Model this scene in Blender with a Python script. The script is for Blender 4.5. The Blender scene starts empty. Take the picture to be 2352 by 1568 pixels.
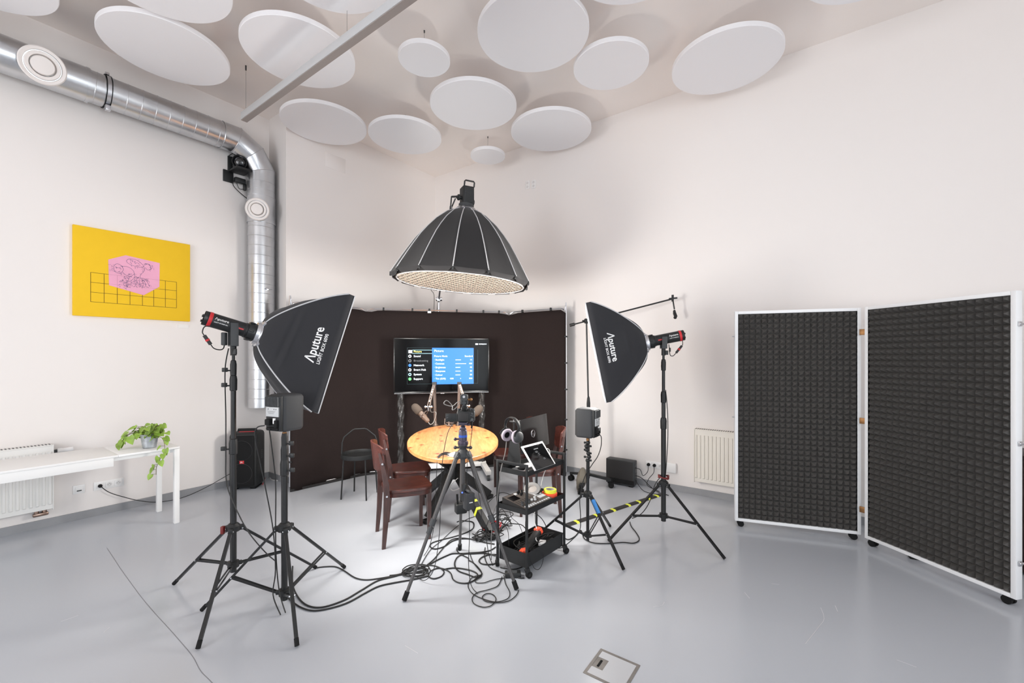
import bpy, bmesh, math, random
from mathutils import Vector, Matrix

# ------------------------------------------------------------------ camera, world, light, exposure
SC = bpy.context.scene
COL = SC.collection
SC.view_settings.view_transform = 'Standard'
SC.view_settings.look = 'None'
SC.view_settings.gamma = 1.0
SC.view_settings.use_curve_mapping = False
SC.view_settings.exposure = -0.47
cy = SC.cycles
cy.max_bounces = 10; cy.diffuse_bounces = 8; cy.glossy_bounces = 4; cy.transmission_bounces = 4
cy.caustics_reflective = False; cy.caustics_refractive = False
cy.sample_clamp_indirect = 6.0

F_PX, CX, HY, CAM_H = 980.0, 1176.0, 816.0, 1.6
cam_d = bpy.data.cameras.new('camera'); cam = bpy.data.objects.new('camera', cam_d); COL.objects.link(cam)
cam.location = (0, 0, CAM_H); cam.rotation_euler = (math.pi/2, 0, 0)
cam_d.sensor_width = 36.0; cam_d.lens = F_PX/2352*36.0
cam_d.shift_y = (HY-784.0)/2352.0; cam_d.clip_start = 0.05
SC.camera = cam

SA, CA = math.sin(math.radians(35.9)), math.cos(math.radians(35.9))
def UV(u, v, z=0.0):            # room axes: u runs along the left wall, v along the right wall
    return Vector((u*SA - v*CA, u*CA + v*SA, z))
def P(px, py, d):               # a point seen at (px, py), d metres in front of the camera
    return Vector(((px-CX)/F_PX*d, d, CAM_H-(py-HY)/F_PX*d))
def G(px, py, z=0.0):           # the same for a point at height z
    return P(px, py, F_PX*(CAM_H-z)/(py-HY))
RU, RV = UV(1, 0), UV(0, 1)
U_WALL, V_LEFT, V_BACK, U_STEP, CEIL = 5.215, 5.866, 5.42, 2.667, 4.69
U_REAR, V_REAR = -4.6, -4.2

world = bpy.data.worlds.new('sky'); SC.world = world; world.use_nodes = True
world.node_tree.nodes['Background'].inputs[0].default_value = (0.80, 0.90, 1.0, 1)
world.node_tree.nodes['Background'].inputs[1].default_value = 0.9

def area(name, loc, direction, sx, sy, power, color, spread=180.0):
    d = bpy.data.lights.new(name, 'AREA'); d.shape = 'RECTANGLE'; d.size = sx; d.size_y = sy
    d.energy = power; d.color = color; d.spread = math.radians(spread)
    o = bpy.data.objects.new(name, d); COL.objects.link(o)
    o.location = loc; o.rotation_euler = Vector(direction).to_track_quat('-Z', 'Y').to_euler()
    return o
# daylight outside the tall windows of the two walls behind the camera
WIN_U = [(-2.6, 2.2), (0.4, 2.4), (2.9, 2.2)]       # windows of the wall u = U_REAR: centre v, width
WIN_V = [(-3.4, 1.6), (-1.4, 1.8), (0.8, 1.8)]             # windows of the wall v = V_REAR: centre u, width
WIN_Z0, WIN_Z1 = 0.35, 3.75
for i, (c, w) in enumerate(WIN_U):
    area('window_daylight', UV(U_REAR-0.35, c, (WIN_Z0+WIN_Z1)/2), RU, w, WIN_Z1-WIN_Z0, (20, 70, 235)[i], (0.96, 0.96, 0.98))
for i, (c, w) in enumerate(WIN_V):
    area('window_daylight', UV(c, V_REAR-0.35, (WIN_Z0+WIN_Z1)/2), RV, w, WIN_Z1-WIN_Z0, (35, 70, 190)[i], (0.90, 0.96, 1.0))

# ------------------------------------------------------------------ materials
def lin(c):
    return tuple(((x/255)/12.92 if x <= 10.3 else ((x/255+0.055)/1.055)**2.4) for x in c) + (1.0,)
MATS = {}
def mat(name, rgb, rough=0.5, metal=0.0, spec=0.5, var=0.0, vscale=8.0, bump=0.0, bscale=60.0, emit=0.0, coat=0.0, rvar=0.0, stretch=None, sheen=0.0):
    m = bpy.data.materials.new(name); m.use_nodes = True
    nt = m.node_tree; b = nt.nodes['Principled BSDF']
    b.inputs['Base Color'].default_value = lin(rgb); b.inputs['Roughness'].default_value = rough
    b.inputs['Metallic'].default_value = metal; b.inputs['Specular IOR Level'].default_value = spec
    if coat: b.inputs['Coat Weight'].default_value = coat; b.inputs['Coat Roughness'].default_value = 0.12
    if sheen: b.inputs['Sheen Weight'].default_value = sheen
    if emit:
        b.inputs['Emission Color'].default_value = lin(rgb); b.inputs['Emission Strength'].default_value = emit
    if var or bump or rvar:
        tc = nt.nodes.new('ShaderNodeTexCoord'); src = tc.outputs['Object']
        if stretch:
            mp = nt.nodes.new('ShaderNodeMapping'); mp.inputs['Scale'].default_value = stretch
            nt.links.new(src, mp.inputs[0]); src = mp.outputs[0]
    if var or rvar:
        n = nt.nodes.new('ShaderNodeTexNoise'); n.inputs['Scale'].default_value = vscale; n.inputs['Detail'].default_value = 5
        nt.links.new(src, n.inputs['Vector'])
    if var:
        r = nt.nodes.new('ShaderNodeValToRGB')
        r.color_ramp.elements[0].position = 0.3; r.color_ramp.elements[1].position = 0.7
        r.color_ramp.elements[0].color = lin(tuple(max(0, x*(1-var)) for x in rgb))
        r.color_ramp.elements[1].color = lin(tuple(min(255, x*(1+var)) for x in rgb))
        nt.links.new(n.outputs[0], r.inputs[0]); nt.links.new(r.outputs[0], b.inputs['Base Color'])
    if rvar:
        mr = nt.nodes.new('ShaderNodeMapRange'); mr.inputs[3].default_value = max(0.02, rough-rvar); mr.inputs[4].default_value = rough+rvar
        nt.links.new(n.outputs[0], mr.inputs[0]); nt.links.new(mr.outputs[0], b.inputs['Roughness'])
    if bump:
        n2 = nt.nodes.new('ShaderNodeTexNoise'); n2.inputs['Scale'].default_value = bscale; n2.inputs['Detail'].default_value = 3
        nt.links.new(src, n2.inputs['Vector'])
        bp = nt.nodes.new('ShaderNodeBump'); bp.inputs['Strength'].default_value = bump; bp.inputs['Distance'].default_value = 0.01
        nt.links.new(n2.outputs[0], bp.inputs['Height']); nt.links.new(bp.outputs[0], b.inputs['Normal'])
    MATS[name] = m
    return m
M = MATS
mat('wall_paint', (235, 230, 227), 0.9, spec=0.2, bump=0.05, bscale=25)
mat('ceiling_paint', (243, 236, 231), 0.9, spec=0.2, bump=0.05, bscale=25)
mat('skirting_paint', (146, 147, 150), 0.45, var=0.05, vscale=4)
mat('acoustic_white', (236, 235, 237), 0.95, spec=0.1, bump=0.05, bscale=200)
mat('grey_bar', (196, 197, 198), 0.45)
mat('grey_bar_under', (150, 142, 138), 0.5)
mat('galvanised', (206, 208, 211), 0.30, 1.0, var=0.035, vscale=7, rvar=0.03)
mat('silver', (205, 206, 210), 0.28, 1.0)
mat('chrome', (225, 225, 228), 0.12, 1.0)
mat('brass', (150, 112, 76), 0.5, 1.0)
mat('valve_white', (232, 226, 222), 0.45)
mat('black_metal', (24, 25, 26), 0.38, spec=0.5)
mat('black_satin', (32, 33, 34), 0.5, spec=0.4)
mat('black_plastic', (30, 31, 32), 0.5)
mat('black_rubber', (18, 18, 19), 0.75, spec=0.3)
mat('cable_black', (24, 24, 25), 0.55)
mat('cable_white', (225, 224, 222), 0.5)
mat('cable_grey', (120, 118, 116), 0.5)
mat('dark_grey', (56, 58, 60), 0.55)
mat('speaker_grey', (58, 59, 61), 0.6, spec=0.3, bump=0.05, bscale=300)
mat('fin_grey', (74, 76, 78), 0.5)
mat('label_white', (196, 198, 199), 0.5)
mat('box_fabric', (47, 47, 50), 0.85, spec=0.25, sheen=0.1, bump=0.35, bscale=7)
mat('dome_fabric', (44, 43, 44), 0.85, spec=0.25, sheen=0.1, bump=0.1, bscale=18)
mat('backdrop_cloth', (43, 36, 35), 1.0, spec=0.1, var=0.10, vscale=220, bump=0.2, bscale=9)
mat('piping_grey', (196, 196, 198), 0.6)
mat('grid_cloth', (160, 148, 136), 0.9, spec=0.1)
mat('diffuser_cloth', (235, 233, 228), 0.9, spec=0.1)
mat('white_paint', (241, 241, 240), 0.4)
mat('radiator_white', (232, 231, 228), 0.4)
mat('radiator_cream', (226, 221, 212), 0.4)
mat('pipe_metal', (150, 128, 116), 0.3, 1.0)
mat('plastic_white', (238, 237, 236), 0.35)
mat('foam', (82, 80, 78), 1.0, spec=0.08, bump=0.1, bscale=250)
mat('frame_white', (236, 237, 238), 0.5)
mat('canvas_yellow', (238, 194, 44), 0.8, spec=0.2, var=0.006, vscale=12, bump=0.05, bscale=250)
mat('paint_pink', (234, 170, 196), 0.8, spec=0.2, var=0.02, vscale=6)
mat('line_brown', (84, 58, 22), 0.8)
mat('line_pale', (196, 140, 160), 0.8)
mat('ink_blue', (92, 84, 120), 0.8)
mat('ink_dark', (60, 48, 66), 0.8)
mat('red_plastic', (196, 36, 44), 0.45)
mat('dark_red', (110, 30, 28), 0.5)
mat('orange_tape', (255, 92, 60), 0.55)
mat('yellow_tape', (232, 240, 70), 0.6)
mat('blue_tape', (60, 130, 200), 0.6)
mat('tape_core', (190, 182, 176), 0.7)
mat('tape_side', (158, 156, 154), 0.6)
mat('tape_black', (38, 36, 36), 0.6)
mat('blue_band', (40, 80, 170), 0.45)
mat('purple_grey', (66, 60, 74), 0.4, 0.3)
mat('carbon', (72, 70, 70), 0.35, var=0.12, vscale=200)
mat('headphone_pad', (178, 168, 180), 0.85)
mat('lens_glass', (14, 14, 18), 0.08, spec=0.8)
mat('screen_black', (6, 6, 7), 0.10, spec=0.22)
mat('bezel_black', (10, 10, 11), 0.2)
mat('menu_black', (7, 8, 9), 0.1, spec=0.6)
mat('menu_blue', (52, 116, 214), 0.2, emit=0.6)
mat('menu_white', (225, 235, 245), 0.3, emit=0.9)
mat('menu_grey', (100, 104, 108), 0.3, emit=0.5)
mat('menu_yellow', (230, 220, 130), 0.3, emit=0.9)
mat('menu_line', (46, 70, 76), 0.3, emit=0.5)
mat('menu_cyan', (150, 215, 240), 0.3, emit=0.9)
mat('menu_green', (90, 210, 110), 0.3, emit=0.8)
mat('led_blue', (80, 110, 255), 0.3, emit=3.0)
mat('led_green', (120, 230, 190), 0.3, emit=1.5)
mat('tablet_glass', (10, 10, 12), 0.06, spec=0.6)
mat('mixer_grey', (96, 88, 82), 0.5)
mat('pad_white', (222, 224, 226), 0.4)
mat('mic_foam', (78, 70, 64), 1.0, spec=0.1, bump=0.2, bscale=300)
mat('mic_brown', (96, 78, 66), 0.45)
mat('arm_metal', (110, 98, 92), 0.4, 0.6)
mat('plastic_wrap', (58, 56, 55), 0.28, bump=0.9, bscale=22, spec=0.6)
mat('weight_bag', (104, 98, 88), 0.7)
mat('dark_cabinet', (52, 34, 32), 0.5)
mat('leaf', (138, 170, 66), 0.45, var=0.18, vscale=14)
mat('stem', (110, 104, 60), 0.6)
mat('zinc', (188, 194, 200), 0.4, 0.85, var=0.08, vscale=30)
mat('soil', (60, 46, 38), 1.0)
mat('paper_white', (236, 234, 232), 0.7)
mat('hatch_metal', (132, 128, 124), 0.45, 0.3, var=0.08, vscale=20)
mat('hatch_lid', (190, 192, 196), 0.35)
mat('leg_steel', (22, 22, 23), 0.45)
mat('black_mirror', (10, 10, 10), 0.12)
mat('socket_grey', (216, 214, 213), 0.4)
mat('window_frame_white', (232, 232, 232), 0.5)
mat('crack_dark', (132, 133, 138), 0.6)
mat('floor_scuff', (206, 207, 210), 0.5)

def wood(name, c0, c1, scale, rough, stretch, coat=0.0, knots=False):
    m = bpy.data.materials.new(name); m.use_nodes = True
    nt = m.node_tree; b = nt.nodes['Principled BSDF']
    tc = nt.nodes.new('ShaderNodeTexCoord'); mp = nt.nodes.new('ShaderNodeMapping'); mp.inputs['Scale'].default_value = stretch
    nt.links.new(tc.outputs['Object'], mp.inputs[0])
    n = nt.nodes.new('ShaderNodeTexNoise'); n.inputs['Scale'].default_value = scale; n.inputs['Detail'].default_value = 6; n.inputs['Distortion'].default_value = 0.6
    nt.links.new(mp.outputs[0], n.inputs['Vector'])
    r = nt.nodes.new('ShaderNodeValToRGB'); r.color_ramp.elements[0].color = lin(c0); r.color_ramp.elements[1].color = lin(c1)
    r.color_ramp.elements[0].position = 0.32; r.color_ramp.elements[1].position = 0.68
    nt.links.new(n.outputs[0], r.inputs[0]); out = r.outputs[0]
    if knots:
        v = nt.nodes.new('ShaderNodeTexVoronoi'); v.voronoi_dimensions = '2D'; v.inputs['Scale'].default_value = 4.6
        mp2 = nt.nodes.new('ShaderNodeMapping'); mp2.inputs['Scale'].default_value = (1.0, 0.62, 1.0)
        nt.links.new(tc.outputs['Object'], mp2.inputs[0]); nt.links.new(mp2.outputs[0], v.inputs['Vector'])
        r2 = nt.nodes.new('ShaderNodeValToRGB'); r2.color_ramp.elements[0].position = 0.03; r2.color_ramp.elements[1].position = 0.13
        r2.color_ramp.elements[0].color = (1, 1, 1, 1); r2.color_ramp.elements[1].color = (0, 0, 0, 1)
        nt.links.new(v.outputs['Distance'], r2.inputs[0])
        # planks across the top, each of a slightly different tone
        sx = nt.nodes.new('ShaderNodeSeparateXYZ'); nt.links.new(tc.outputs['Object'], sx.inputs[0])
        ml = nt.nodes.new('ShaderNodeMath'); ml.operation = 'MULTIPLY'; ml.inputs[1].default_value = 8.0; nt.links.new(sx.outputs[0], ml.inputs[0])
        fl = nt.nodes.new('ShaderNodeMath'); fl.operation = 'FLOOR'; nt.links.new(ml.outputs[0], fl.inputs[0])
        wn = nt.nodes.new('ShaderNodeTexWhiteNoise'); wn.noise_dimensions = '1D'; nt.links.new(fl.outputs[0], wn.inputs['W'])
        mm = nt.nodes.new('ShaderNodeMapRange'); mm.inputs[3].default_value = 0.86; mm.inputs[4].default_value = 1.08; nt.links.new(wn.outputs[0], mm.inputs[0])
        vm = nt.nodes.new('ShaderNodeVectorMath'); vm.operation = 'SCALE'; nt.links.new(out, vm.inputs[0]); nt.links.new(mm.outputs[0], vm.inputs['Scale'])
        mx = nt.nodes.new('ShaderNodeMix'); mx.data_type = 'RGBA'
        nt.links.new(r2.outputs[0], mx.inputs[0]); nt.links.new(vm.outputs[0], mx.inputs[6]); mx.inputs[7].default_value = lin((128, 70, 36))
        out = mx.outputs[2]
    nt.links.new(out, b.inputs['Base Color']); b.inputs['Roughness'].default_value = rough
    if coat: b.inputs['Coat Weight'].default_value = coat; b.inputs['Coat Roughness'].default_value = 0.15
    M[name] = m
wood('mahogany', (44, 21, 17), (84, 40, 32), 9, 0.4, (1.2, 9, 9), coat=0.3)
wood('mahogany_upright', (46, 24, 20), (70, 38, 32), 9, 0.4, (9, 9, 1.2), coat=0.3)
wood('pine', (186, 122, 70), (210, 150, 94), 7, 0.42, (7, 0.9, 5), coat=0.15, knots=True)
wood('pine_edge', (150, 88, 48), (176, 108, 62), 7, 0.5, (7, 0.9, 5))

# the floor: a glossy grey epoxy coat with clouding and fine scratches
fm = bpy.data.materials.new('floor_epoxy'); fm.use_nodes = True; nt = fm.node_tree; b = nt.nodes['Principled BSDF']
tc = nt.nodes.new('ShaderNodeTexCoord')
n = nt.nodes.new('ShaderNodeTexNoise'); n.inputs['Scale'].default_value = 0.5; n.inputs['Detail'].default_value = 1; nt.links.new(tc.outputs['Object'], n.inputs['Vector'])
r = nt.nodes.new('ShaderNodeValToRGB'); r.color_ramp.elements[0].position = 0.3; r.color_ramp.elements[1].position = 0.7
r.color_ramp.elements[0].color = lin((183, 187, 194)); r.color_ramp.elements[1].color = lin((186, 190, 197))
nt.links.new(n.outputs[0], r.inputs[0]); nt.links.new(r.outputs[0], b.inputs['Base Color'])
n3 = nt.nodes.new('ShaderNodeTexNoise'); n3.inputs['Scale'].default_value = 0.8; n3.inputs['Detail'].default_value = 1; nt.links.new(tc.outputs['Object'], n3.inputs['Vector'])
mr = nt.nodes.new('ShaderNodeMapRange'); mr.inputs[3].default_value = 0.17; mr.inputs[4].default_value = 0.23; nt.links.new(n3.outputs[0], mr.inputs[0]); nt.links.new(mr.outputs[0], b.inputs['Roughness'])
b.inputs['Specular IOR Level'].default_value = 0.5
M['floor_epoxy'] = fm

# ------------------------------------------------------------------ mesh helpers
WM = {}
def world_of(o):
    return WM.get(o.name, Matrix.Identity(4)) if o else Matrix.Identity(4)
def frame_z(z, x=None):
    z = Vector(z).normalized()
    x = Vector(x) if x is not None else (Vector((1, 0, 0)) if abs(z.x) < 0.9 else Vector((0, 1, 0)))
    x = (x - z*x.dot(z)).normalized(); y = z.cross(x)
    return Matrix((x, y, z)).transposed()
def rz(a):
    return Matrix.Rotation(a, 3, 'Z')
ROOM = Matrix((RU, RV, Vector((0, 0, 1)))).transposed()      # box axes along u, v, z
class MB:
    def __init__(self): self.bm = bmesh.new()
    def box(self, c, s, R=None, bevel=0.0, seg=2, taper=None):
        R = R or Matrix.Identity(3); c = Vector(c); vs = []
        for sx in (-.5, .5):
            for sy in (-.5, .5):
                for sz in (-.5, .5):
                    k = 1.0
                    if taper and sz > 0: k = taper
                    vs.append(self.bm.verts.new(c + R @ Vector((sx*s[0]*k, sy*s[1]*k, sz*s[2]))))
        fs = [self.bm.faces.new([vs[i] for i in q]) for q in ((0,1,3,2),(4,6,7,5),(0,4,5,1),(2,3,7,6),(0,2,6,4),(1,5,7,3))]
        if bevel:
            es = list({e for f in fs for e in f.edges})
            bmesh.ops.bevel(self.bm, geom=es, offset=bevel, segments=seg, affect='EDGES', profile=0.5)
        return self
    def ring(self, c, R, r, n, ph=0.0):
        return [self.bm.verts.new(c + R @ Vector((r*math.cos(2*math.pi*i/n+ph), r*math.sin(2*math.pi*i/n+ph), 0))) for i in range(n)]
    def bridge(self, a, b_):
        n = len(a)
        for i in range(n): self.bm.faces.new((a[i], a[(i+1) % n], b_[(i+1) % n], b_[i]))
    def cyl(self, p0, p1, r0, r1=None, n=16, caps=True):
        p0, p1 = Vector(p0), Vector(p1); r1 = r0 if r1 is None else r1; R = frame_z(p1-p0)
        a, b_ = self.ring(p0, R, r0, n), self.ring(p1, R, r1, n); self.bridge(a, b_)
        if caps: self.bm.faces.new(a[::-1]); self.bm.faces.new(b_)
        return self
    def bar(self, p0, p1, w, h=None, xdir=None, w1=None, h1=None):        # a square-section bar
        p0, p1 = Vector(p0), Vector(p1); h = h or w; w1 = w1 or w; h1 = h1 or h; R = frame_z(p1-p0, xdir)
        q = ((-.5,-.5),(.5,-.5),(.5,.5),(-.5,.5))
        a = [self.bm.verts.new(p0 + R @ Vector((x*w, y*h, 0))) for x, y in q]; b_ = [self.bm.verts.new(p1 + R @ Vector((x*w1, y*h1, 0))) for x, y in q]
        self.bridge(a, b_); self.bm.faces.new(a[::-1]); self.bm.faces.new(b_)
        return self
    def lathe(self, prof, o, R=None, n=32):
        R = R or Matrix.Identity(3); o = Vector(o); prev = None
        for (r, z) in prof:
            c = o + R @ Vector((0, 0, z))
            cur = [self.bm.verts.new(c)] if r < 1e-6 else self.ring(c, R, r, n)
            if prev is not None:
                if len(prev) == 1 and len(cur) > 1:
                    for i in range(n): self.bm.faces.new((prev[0], cur[(i+1) % n], cur[i]))
                elif len(cur) == 1 and len(prev) > 1:
                    for i in range(n): self.bm.faces.new((prev[i], prev[(i+1) % n], cur[0]))
                elif len(cur) > 1: self.bridge(prev, cur)
            prev = cur
        return self
    def tube(self, pts, r, n=8, closed=False, caps=True, radii=None):
        pts = [Vector(p) for p in pts]; m = len(pts)
        if m < 2: return self
        t0 = (pts[1]-pts[0]).normalized(); x = frame_z(t0).col[0].copy(); rings = []
        for i in range(m):
            if closed: t = pts[(i+1) % m]-pts[i-1]
            else: t = pts[min(i+1, m-1)]-pts[max(i-1, 0)]
            if t.length < 1e-9: t = t0
            t = t.normalized(); x = x - t*x.dot(t)
            if x.length < 1e-6: x = frame_z(t).col[0].copy()
            x.normalize(); y = t.cross(x); rr = radii[i] if radii else r
            rings.append([self.bm.verts.new(pts[i] + x*rr*math.cos(2*math.pi*k/n) + y*rr*math.sin(2*math.pi*k/n)) for k in range(n)])
            t0 = t
        for i in range(m-1): self.bridge(rings[i], rings[i+1])
        if closed: self.bridge(rings[-1], rings[0])
        elif caps: self.bm.faces.new(rings[0][::-1]); self.bm.faces.new(rings[-1])
        return self
    def grid(self, fn, nu, nv, closed_u=False):
        vs = [[self.bm.verts.new(fn(i/(nu if closed_u else nu-1), j/(nv-1))) for j in range(nv)] for i in range(nu)]
        for i in range(nu if closed_u else nu-1):
            for j in range(nv-1):
                a, b_ = vs[i], vs[(i+1) % nu]
                self.bm.faces.new((a[j], b_[j], b_[j+1], a[j+1]))
        return self
    def prism(self, poly, vec):
        poly = [Vector(p) for p in poly]; vec = Vector(vec)
        a = [self.bm.verts.new(p) for p in poly]; b_ = [self.bm.verts.new(p+vec) for p in poly]
        self.bm.faces.new(a[::-1]); self.bm.faces.new(b_); self.bridge(a, b_)
        return self
    def face(self, pts):
        self.bm.faces.new([self.bm.verts.new(Vector(p)) for p in pts]); return self
    def ball(self, c, s, R=None, nu=20, nv=12):
        R = R or Matrix.Identity(3); s = (s, s, s) if not hasattr(s, '__len__') else s
        prof = [(math.sin(math.pi*j/nv), -math.cos(math.pi*j/nv)) for j in range(nv+1)]
        prev = None; c = Vector(c)
        for (r, z) in prof:
            cur = [self.bm.verts.new(c + R @ Vector((0, 0, z*s[2])))] if r < 1e-6 else [self.bm.verts.new(c + R @ Vector((r*s[0]*math.cos(2*math.pi*i/nu), r*s[1]*math.sin(2*math.pi*i/nu), z*s[2]))) for i in range(nu)]
            if prev is not None:
                if len(prev) == 1:
                    for i in range(nu): self.bm.faces.new((prev[0], cur[(i+1) % nu], cur[i]))
                elif len(cur) == 1:
                    for i in range(nu): self.bm.faces.new((prev[i], prev[(i+1) % nu], cur[0]))
                else: self.bridge(prev, cur)
            prev = cur
        return self
    def text(self, s, size, fn, align='CENTER', bold=0.0):
        vs, fs = text_mesh(s, align, bold)
        nv = [self.bm.verts.new(fn(x*size, y*size)) for x, y in vs]
        for f in fs:
            try: self.bm.faces.new([nv[i] for i in f])
            except ValueError: pass
        return self
    def build(self, name, m, parent=None, smooth=35.0, solid=0.0, origin=None):
        me = bpy.data.meshes.new(name)
        bmesh.ops.remove_doubles(self.bm, verts=self.bm.verts, dist=1e-6)
        bmesh.ops.recalc_face_normals(self.bm, faces=self.bm.faces)
        inv = world_of(parent).inverted(); loc = Matrix.Identity(4)
        if parent is None:
            zs = [v.co.z for v in self.bm.verts]
            if origin is None:
                xs = [v.co.x for v in self.bm.verts]; ys = [v.co.y for v in self.bm.verts]
                origin = Vector(((min(xs)+max(xs))/2, (min(ys)+max(ys))/2, min(zs)))
            loc = Matrix.Translation(origin); inv = loc.inverted()
        self.bm.transform(inv); self.bm.to_mesh(me); self.bm.free()
        if smooth:
            me.shade_smooth(); me.set_sharp_from_angle(angle=math.radians(smooth))
        me.materials.append(M[m] if isinstance(m, str) else m)
        o = bpy.data.objects.new(name, me); COL.objects.link(o)
        if parent: o.parent = parent
        else: o.location = loc.translation
        WM[o.name] = world_of(parent) @ loc if parent is None else world_of(parent)
        if solid:
            md = o.modifiers.new('thickness', 'SOLIDIFY'); md.thickness = solid; md.offset = 0
        return o
TEXTS = {}
def text_mesh(s, align='CENTER', bold=0.0):
    key = (s, align, bold)
    if key not in TEXTS:
        cu = bpy.data.curves.new('t', 'FONT'); cu.body = s; cu.size = 1.0; cu.align_x = align; cu.align_y = 'CENTER'; cu.offset = bold; cu.resolution_u = 3
        o = bpy.data.objects.new('t', cu); COL.objects.link(o)
        bpy.context.view_layer.update()
        me = bpy.data.meshes.new_from_object(o.evaluated_get(bpy.context.evaluated_depsgraph_get()))
        TEXTS[key] = ([(v.co.x, v.co.y) for v in me.vertices], [list(p.vertices) for p in me.polygons])
        bpy.data.objects.remove(o); bpy.data.curves.remove(cu); bpy.data.meshes.remove(me)
    return TEXTS[key]
def tag(o, label, cat, group=None, kind='thing'):
    o['label'] = label; o['category'] = cat; o['kind'] = kind
    if group: o['group'] = group
    return o
def thing(name, label, cat, loc=(0, 0, 0), rot=0.0, group=None):
    o = bpy.data.objects.new(name, None); COL.objects.link(o); o.empty_display_size = 0.1
    o.location = loc; o.rotation_euler = (0, 0, rot)
    WM[o.name] = Matrix.Translation(Vector(loc)) @ Matrix.Rotation(rot, 4, 'Z')
    return tag(o, label, cat, group)
def copy_tree(o, loc=None, rot=None, label=None, parent=None):
    c = o.copy(); COL.objects.link(c)
    if parent: c.parent = parent
    if loc is not None: c.location = loc
    if rot is not None: c.rotation_euler = (0, 0, rot)
    if label: c['label'] = label
    for ch in list(o.children): copy_tree(ch, parent=c)
    return c
def plabel(o, text): o['label'] = text; return o
def struct(name, mb, m, smooth=0.0, parent=None):
    o = mb.build(name, m, parent, smooth=smooth); o['kind'] = 'structure'; return o
def smooth_path(pts, k=6, closed=False):
    pts = [Vector(p) for p in pts]; n = len(pts); out = []
    rng = range(n) if closed else range(n-1)
    for i in rng:
        if closed: a, b_, c, d = pts[i-1], pts[i], pts[(i+1) % n], pts[(i+2) % n]
        else: a, b_, c, d = pts[max(i-1, 0)], pts[i], pts[i+1], pts[min(i+2, n-1)]
        for j in range(k):
            t = j/k
            out.append(0.5*((2*b_) + (c-a)*t + (2*a-5*b_+4*c-d)*t*t + (3*b_-a-3*c+d)*t*t*t))
    if not closed: out.append(pts[-1])
    return out

# ------------------------------------------------------------------ the room shell
def slab(u0, u1, v0, v1, z0, z1, mb=None):
    mb = mb or MB()
    mb.prism([UV(u0, v0, z0), UV(u1, v0, z0), UV(u1, v1, z0), UV(u0, v1, z0)], (0, 0, z1-z0))
    return mb
E_ = 0.25
struct('floor', slab(U_REAR-E_, U_WALL+E_, V_REAR-E_, V_LEFT+E_, -0.2, 0), 'floor_epoxy')
struct('ceiling', slab(U_REAR-E_, U_WALL+E_, V_REAR-E_, V_LEFT+E_, CEIL, CEIL+0.2), 'ceiling_paint')
struct('wall_left', slab(U_REAR-E_, U_STEP, V_LEFT, V_LEFT+E_, 0, CEIL), 'wall_paint')
struct('wall_back', slab(U_STEP, U_WALL, V_BACK, V_LEFT+E_, 0, CEIL), 'wall_paint')
struct('wall_right', slab(U_WALL, U_WALL+E_, V_REAR-E_, V_LEFT+E_, 0, CEIL), 'wall_paint')
def window_wall(name, spans, along_v, lo, hi):
    mb = MB(); cuts = sorted((c-w/2, c+w/2) for c, w in spans); pos = lo
    def blk(a, b_, z0, z1):
        if along_v: slab(U_REAR-E_, U_REAR, a, b_, z0, z1, mb)
        else: slab(a, b_, V_REAR-E_, V_REAR, z0, z1, mb)
    for a, b_ in cuts:
        blk(pos, a, 0, CEIL); blk(a, b_, 0, WIN_Z0); blk(a, b_, WIN_Z1, CEIL); pos = b_
    blk(pos, hi, 0, CEIL)
    struct(name, mb, 'wall_paint')
window_wall('wall_rear', WIN_U, True, V_REAR-E_, V_LEFT)
window_wall('wall_entrance', WIN_V, False, U_REAR, U_WALL)
wn = 0
for spans, along_v in ((WIN_U, True), (WIN_V, False)):
    for c, w in spans:
        wn += 1; mb = MB()
        def fr(a0, a1, z0, z1):
            if along_v: slab(U_REAR-0.16, U_REAR-0.09, a0, a1, z0, z1, mb)
            else: slab(a0, a1, V_REAR-0.16, V_REAR-0.09, z0, z1, mb)
        a, b_ = c-w/2, c+w/2
        fr(a, a+.06, WIN_Z0, WIN_Z1); fr(b_-.06, b_, WIN_Z0, WIN_Z1); fr(a, b_, WIN_Z0, WIN_Z0+.06); fr(a, b_, WIN_Z1-.06, WIN_Z1)
        fr(c-.025, c+.025, WIN_Z0, WIN_Z1); fr(a, b_, 2.9, 2.95)
        struct('window_%d' % wn, mb, 'window_frame_white')
SK = 0.075
struct('baseboard_left', slab(U_REAR, U_STEP, V_LEFT-.012, V_LEFT, 0, SK), 'skirting_paint')
mb = slab(U_STEP-.012, U_STEP, V_BACK-.012, V_LEFT, 0, SK); slab(U_STEP, U_WALL, V_BACK-.012, V_BACK, 0, SK, mb)
struct('baseboard_back', mb, 'skirting_paint')
struct('baseboard_right', slab(U_WALL-.012, U_WALL, V_REAR, V_BACK, 0, SK), 'skirting_paint')

# fine crack and pale scuffs in the floor coating
def floor_strip(pts, w, z=0.0006):
    mb = MB(); pts = [Vector(p) for p in pts]; L = []
    for i, p in enumerate(pts):
        t = (pts[min(i+1, len(pts)-1)]-pts[max(i-1, 0)]); t.z = 0; t.normalize(); nrm = Vector((-t.y, t.x, 0))*w/2
        L.append((mb.bm.verts.new((p.x+nrm.x, p.y+nrm.y, z)), mb.bm.verts.new((p.x-nrm.x, p.y-nrm.y, z))))
    for i in range(len(L)-1): mb.bm.faces.new((L[i][0], L[i+1][0], L[i+1][1], L[i][1]))
    return mb
cr = [(245,1258),(262,1284),(276,1306),(300,1340),(327,1375),(356,1410),(378,1430),(405,1462),(440,1506),(460,1540),(486,1568),(520,1610)]
rnd = random.Random(5)
struct('trim_1', floor_strip(smooth_path([G(x+rnd.uniform(-2, 2), y) for x, y in cr], 4), 0.0035), 'crack_dark')
sc = MB()
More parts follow.
